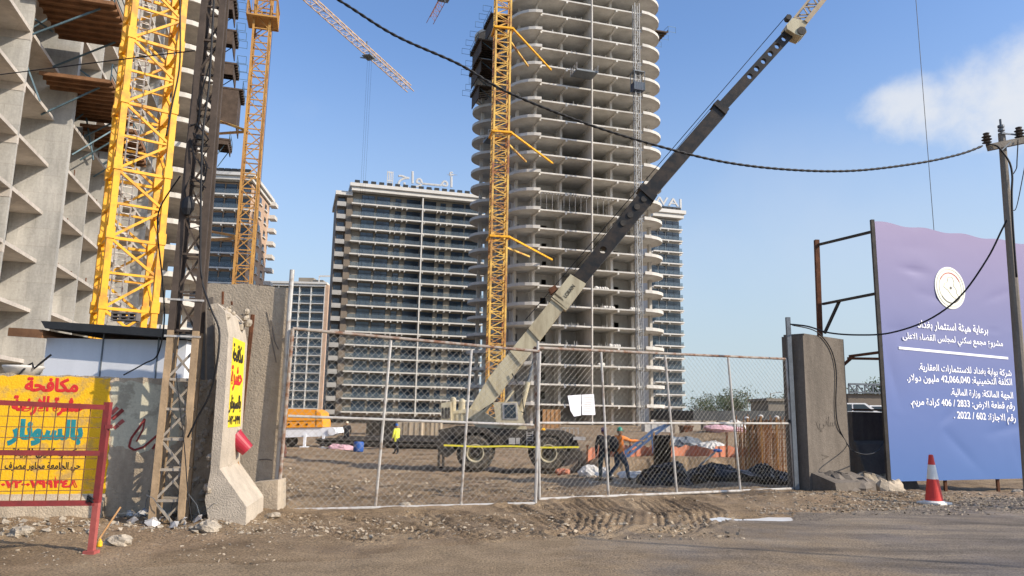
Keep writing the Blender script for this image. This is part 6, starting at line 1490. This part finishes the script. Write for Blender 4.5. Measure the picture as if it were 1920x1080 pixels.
a, c = bp_(1685, 654.5), bp_(1890, 674); b = MB(); b.obox(a+bn*.003, c-a, UP*.07, bn*.006); b.build('divider_line', M['whiteink'], bb)
ec = bp_(1781, 540)+bn*.008; er = (bp_(1781, 501).z-bp_(1781, 579).z)/2
em = MB(); em.lathe(ec-bn*.03, [(er, .02), (er, .034), (er*.97, .035)], 48, axis=bn); emb = em.build('emblem', mat('emblem_cream', (.80, .80, .70), .6, .03, 2), bb)
def earc(name, r, a0, a1, w, m, n=28):
    b = MB()
    for i in range(n):
        t0, t1 = R(a0+(a1-a0)*i/n), R(a0+(a1-a0)*(i+1)/n); pt = lambda t, rr: ec+bdir*math.cos(t)*rr+UP*math.sin(t)*rr
        b.hexa([pt(t0, r)+bn*.007, pt(t1, r)+bn*.007, pt(t1, r+w)+bn*.007, pt(t0, r+w)+bn*.007, pt(t0, r)+bn*.012, pt(t1, r)+bn*.012, pt(t1, r+w)+bn*.012, pt(t0, r+w)+bn*.012])
    b.build(name, m, emb)
egrey = mat('emblem_grey', (.52, .50, .38), .6, .05, 3); ered = mat('emblem_red', (.60, .13, .12), .6, .05, 3); edark = mat('emblem_dark', (.16, .15, .13), .6, .05, 3)
earc('emblem_ring', er*.88, 0, 360, er*.02, egrey, 48); earc('emblem_ring', er*.72, 0, 360, er*.02, egrey, 48); earc('emblem_arc', er*.69, 30, 150, er*.05, ered); earc('emblem_arc', er*.69, 215, 325, er*.05, edark)
b = MB(); mp = [(-.12, .52), (.18, .56), (.30, .30), (.22, .15), (.40, -.05), (.42, -.25), (.55, -.42), (.38, -.55), (.10, -.42), (-.18, -.12), (-.45, .02), (-.40, .18), (-.15, .30), (-.12, .52)]
for (x0, y0), (x1, y1) in zip(mp[:-1], mp[1:]): b.bar(ec+bdir*x0*er*.95+UP*y0*er*.95+bn*.009, ec+bdir*x1*er*.95+UP*y1*er*.95+bn*.009, .014, .006, up=bn)
b.build('emblem_outline', egrey, emb); b = MB(); b.lathe(ec+bdir*er*.03+bn*.007, [(er*.07, 0), (er*.07, .006)], 12, axis=bn); b.build('emblem_dot', edark, emb)

# utility pole
pb0 = at(1929, 905, 16.3); ptop = at(1878, 250, 16.3); pole2 = empty('utility_pole', (pb0.x, 16.3, 0), 'weathered utility pole with wooden crossarm at the right edge', 'utility pole')
b = MB(); xm = (pb0.x+ptop.x)/2
b.tube((pb0.x, 16.3, -.3), (ptop.x, 16.3, ptop.z), .125, 12, r2=.075); b.build('pole_shaft', M['wood_pole'], pole2)
b = MB(); a, c = at(1853, 277, 16.2), at(1925, 262, 16.2); b.bar(a, c, .12, .14); b.build('crossarm', M['wood_pole'], pole2)
def insul(p, nm='insulator'):
    b = MB(); b.lathe(p, [(.03, 0), (.03, .05), (.10, .07), (.05, .10), (.11, .14), (.05, .17), (.10, .21), (.05, .24), (.07, .29), (.02, .31)], 14); b.build(nm, M['polehigh'], pole2)
insul(at(1851, 273, 16.2)); insul(at(1912, 262, 16.2))
b = MB(); p = V((ptop.x, 16.3, ptop.z)); b.tube(p, p+UP*.34, .025, 6)
for z in (.05, .14): b.lathe(p+UP*z, [(.07, 0), (.07, .05), (.02, .06)], 12)
b.build('pole_cap', M['galv_dark'], pole2)
b = MB(); b.bar(at(1878, 282, 16.15), at(1895, 266, 16.15), .03); b.bar(at(1878, 250, 16.2), at(1910, 253, 16.2), .03); b.build('stay_bar', M['galv_dark'], pole2)
cable('black cable drooping from the crossarm down the utility pole', [at(1853, 270, 16.1), at(1868, 273, 16.1), at(1880, 285, 16.05), at(1893, 305, 16.05), at(1898, 330, 16.05), at(1897, 365, 16.05), at(1899, 420, 16.05), at(1906, 520, 16.05)], .022)
cable('thin wire hanging from the crossarm end', [at(1909, 262, 16.1), at(1907, 300, 16.1), at(1906, 315, 16.1), at(1900, 326, 16.1)], .012)
cable('thin wire curving off the right edge beside the utility pole', [at(1935, 240, 16.1), at(1918, 330, 16.1), at(1906, 388, 16.1), at(1898, 394, 16.1)], .01)
KA, KB = V((7.4, 19.6, 0)), V((10.75, 16.3, 0))
cable('black cable sagging in front of the billboard from pole to blast wall', [onp(x, y, KA, KB) for x, y in [(1888, 412), (1878, 432), (1850, 487), (1800, 556), (1740, 600), (1670, 624), (1610, 628), (1555, 624), (1515, 612), (1482, 608)]], .02)
cable('black cable hanging in a loop down the face of the dark blast wall', [onp(x, y, KA, KB)-V((0, .15, 0)) if x > 1600 else gp_(x, y)+fn*.03 for x, y in [(1484, 610), (1520, 618), (1540, 632), (1558, 660), (1566, 700), (1565, 760), (1570, 800), (1588, 835)]]+[at(1600, 846, 19.6), at(1625, 852, 19.9), at(1648, 843, 20.6), at(1662, 812, 21.2), at(1664, 775, 21.5)], .016)
# overhead line along the street, right of the picture: its shadow falls across the road
tsh = 7.0/math.tan(SUN_EL); off = V((math.sin(SUN_AZ)*tsh, math.cos(SUN_AZ)*tsh, 7.0)); ga, gb = gr(1060, 1008), gr(1920, 1063); gd_ = (gb-ga)
cable('overhead street cable out to the right of the gate', [ga+off-gd_*.1, ga+off+gd_*.5-UP*.05, gb+off, gb+off+gd_*1.5], .04)

# traffic cone
cp = gr(1752, 944); cp.z = gz(cp.x, cp.y)-.01
t = empty('traffic_cone', cp, 'red and white traffic cone on the gravel before the billboard', 'traffic cone'); hC = 1.07
rr_ = lambda z: .185+(.045-.185)*(z-.06)/(hC-.06)
b = MB(); b.box((cp.x, cp.y, cp.z+.03), (.5, .5, .06), .5); b.lathe(cp+UP*.06, [(.235, 0), (.20, .03)], 24); b.build('base', M['conewhite'], t)
for z0, z1, m, nm in [(.06, .55, 'conered', 'lower_body'), (.55, .86, 'conewhite', 'reflective_band'), (.86, 1.07, 'conered', 'tip')]:
    b = MB(); b.lathe(cp, [(rr_(z0), z0), (rr_(z1), z1)]+([(.02, z1+.01)] if nm == 'tip' else []), 28); b.build(nm, M[m], t, smooth=False)

# ------------------------------------------------------------------ loose stones, rubble, litter
def scatter(name, n, zones, m, smin, smax, seed, squash=.6, z0=0.0):
    rgl = random.Random(seed); b = MB()
    xs, ys = [], []
    for _ in range(n):
        z = rgl.choice(zones); p = gr(rgl.uniform(z[0], z[2]), rgl.uniform(z[1], z[3]), z0); xs.append(p.x); ys.append(p.y)
    zs = ground_z(np.array(xs), np.array(ys))
    for x, y, z in zip(xs, ys, zs):
        s = smin+(smax-smin)*rgl.random()**3; q = V((x, y, z+s*.2)); d = [V((rgl.gauss(0, 1), rgl.gauss(0, 1), rgl.gauss(0, 1))).normalized()*s*rgl.uniform(.7, 1.2) for _ in range(3)]
        pts = [q+V((a.x, a.y, a.z*squash)) for a in (d[0], -d[0], d[1], -d[1], d[2], -d[2])]
        b.add(pts, [(0, 2, 4), (2, 1, 4), (1, 3, 4), (3, 0, 4), (2, 0, 5), (1, 2, 5), (3, 1, 5), (0, 3, 5)])
    o = b.build(name, M[m]); tag(o, kind='stuff'); return o
scatter('gravel', 4600, [(1400, 922, 1919, 966), (1560, 922, 1919, 950), (1480, 920, 1919, 958)], 'stone', .010, .048, 1)
scatter('small_stones', 1700, [(0, 985, 560, 1060), (200, 975, 560, 1010), (500, 960, 1400, 1010), (440, 965, 640, 1000)], 'stone', .005, .032, 2)
scatter('mud_clods', 2600, [(540, 965, 1400, 1012), (540, 880, 1400, 940), (540, 850, 820, 930)], 'wallc', .01, .06, 3)
scatter('site_rubble', 900, [(1150, 884, 1330, 916), (1090, 888, 1240, 912), (1330, 886, 1480, 912)], 'rough_conc', .02, .13, 7, z0=-.38)
scatter('rubble', 480, [(190, 975, 500, 1005), (240, 965, 420, 1000), (0, 985, 200, 1010)], 'rough_conc', .015, .075, 4)
rgl = random.Random(6)
for i, (x, y, s, lb) in enumerate([(220, 1022, .14, 'pale flat stone just right of the red barrier foot'), (40, 1008, .12, 'stone lying under the yellow advert at the left edge'), (512, 972, .12, 'stone at the corner of the flat wall slab'), (760, 950, .09, 'white stone resting on the bottom rail of the left gate leaf'), (1905, 915, .12, 'white stone at the far right under the billboard'), (385, 1002, .15, 'broken concrete lump before the end of the blast wall')]):
    p = gr(x, y); b = MB(); b.blob((p.x, p.y, gz(p.x, p.y)+s*.35), (s*1.3, s, s*.6), i+40, .35, 16, 0, .16); tag(b.build('rock', M['rough_conc']), lb, 'rock', 'loose rocks along the street')
b = MB()
for i in range(26):
    p = gr(rgl.uniform(235, 372), rgl.uniform(962, 996)); z = gz(p.x, p.y); s = rgl.uniform(.04, .13); a = rgl.uniform(0, 6.28); c = V((math.cos(a), math.sin(a), rgl.uniform(-.2, .5))).normalized()*s; d = c.orthogonal().normalized()*s*rgl.uniform(.5, 1)
    q = V((p.x, p.y, z+.05)); b.add([q-c, q-d, q+c, q+d, q+V((0, 0, .05))], [(0, 1, 4), (1, 2, 4), (2, 3, 4), (3, 0, 4)])
tag(b.build('litter', M['galv']), kind='stuff')
b = MB()
for i in range(22):
    p = gr(rgl.uniform(240, 380), rgl.uniform(955, 992)); z = gz(p.x, p.y); q = V((p.x, p.y, z)); pts = [q]
    d = V((rgl.uniform(-1, 1), rgl.uniform(-.5, .3), rgl.uniform(.2, 1))).normalized()
    for k in range(5): d = (d+V((rgl.uniform(-.6, .6), rgl.uniform(-.4, .4), rgl.uniform(-.5, .2)))).normalized(); pts.append(pts[-1]+d*.13)
    b.path(pts, .006, 4)
tag(b.build('wire_scraps', M['galv_dark']), kind='stuff')
b = MB(); p = gr(184, 1015); z = gz(p.x, p.y); b.bar((p.x, p.y, z), (p.x+.18, p.y+.15, z+.42), .022); tag(b.build('stick', M['timber']), 'thin stick leaning beside the foot of the red barrier', 'stick')
b = MB(); p = gr(186, 1030); z = gz(p.x, p.y); b.lathe((p.x, p.y, z), [(.02, 0), (.035, .01), (.03, .06), (.015, .08), (.012, .10)], 12); tag(b.build('yellow_bottle', M['yellowsign']), 'small yellow plastic piece beside the red barrier foot', 'litter')
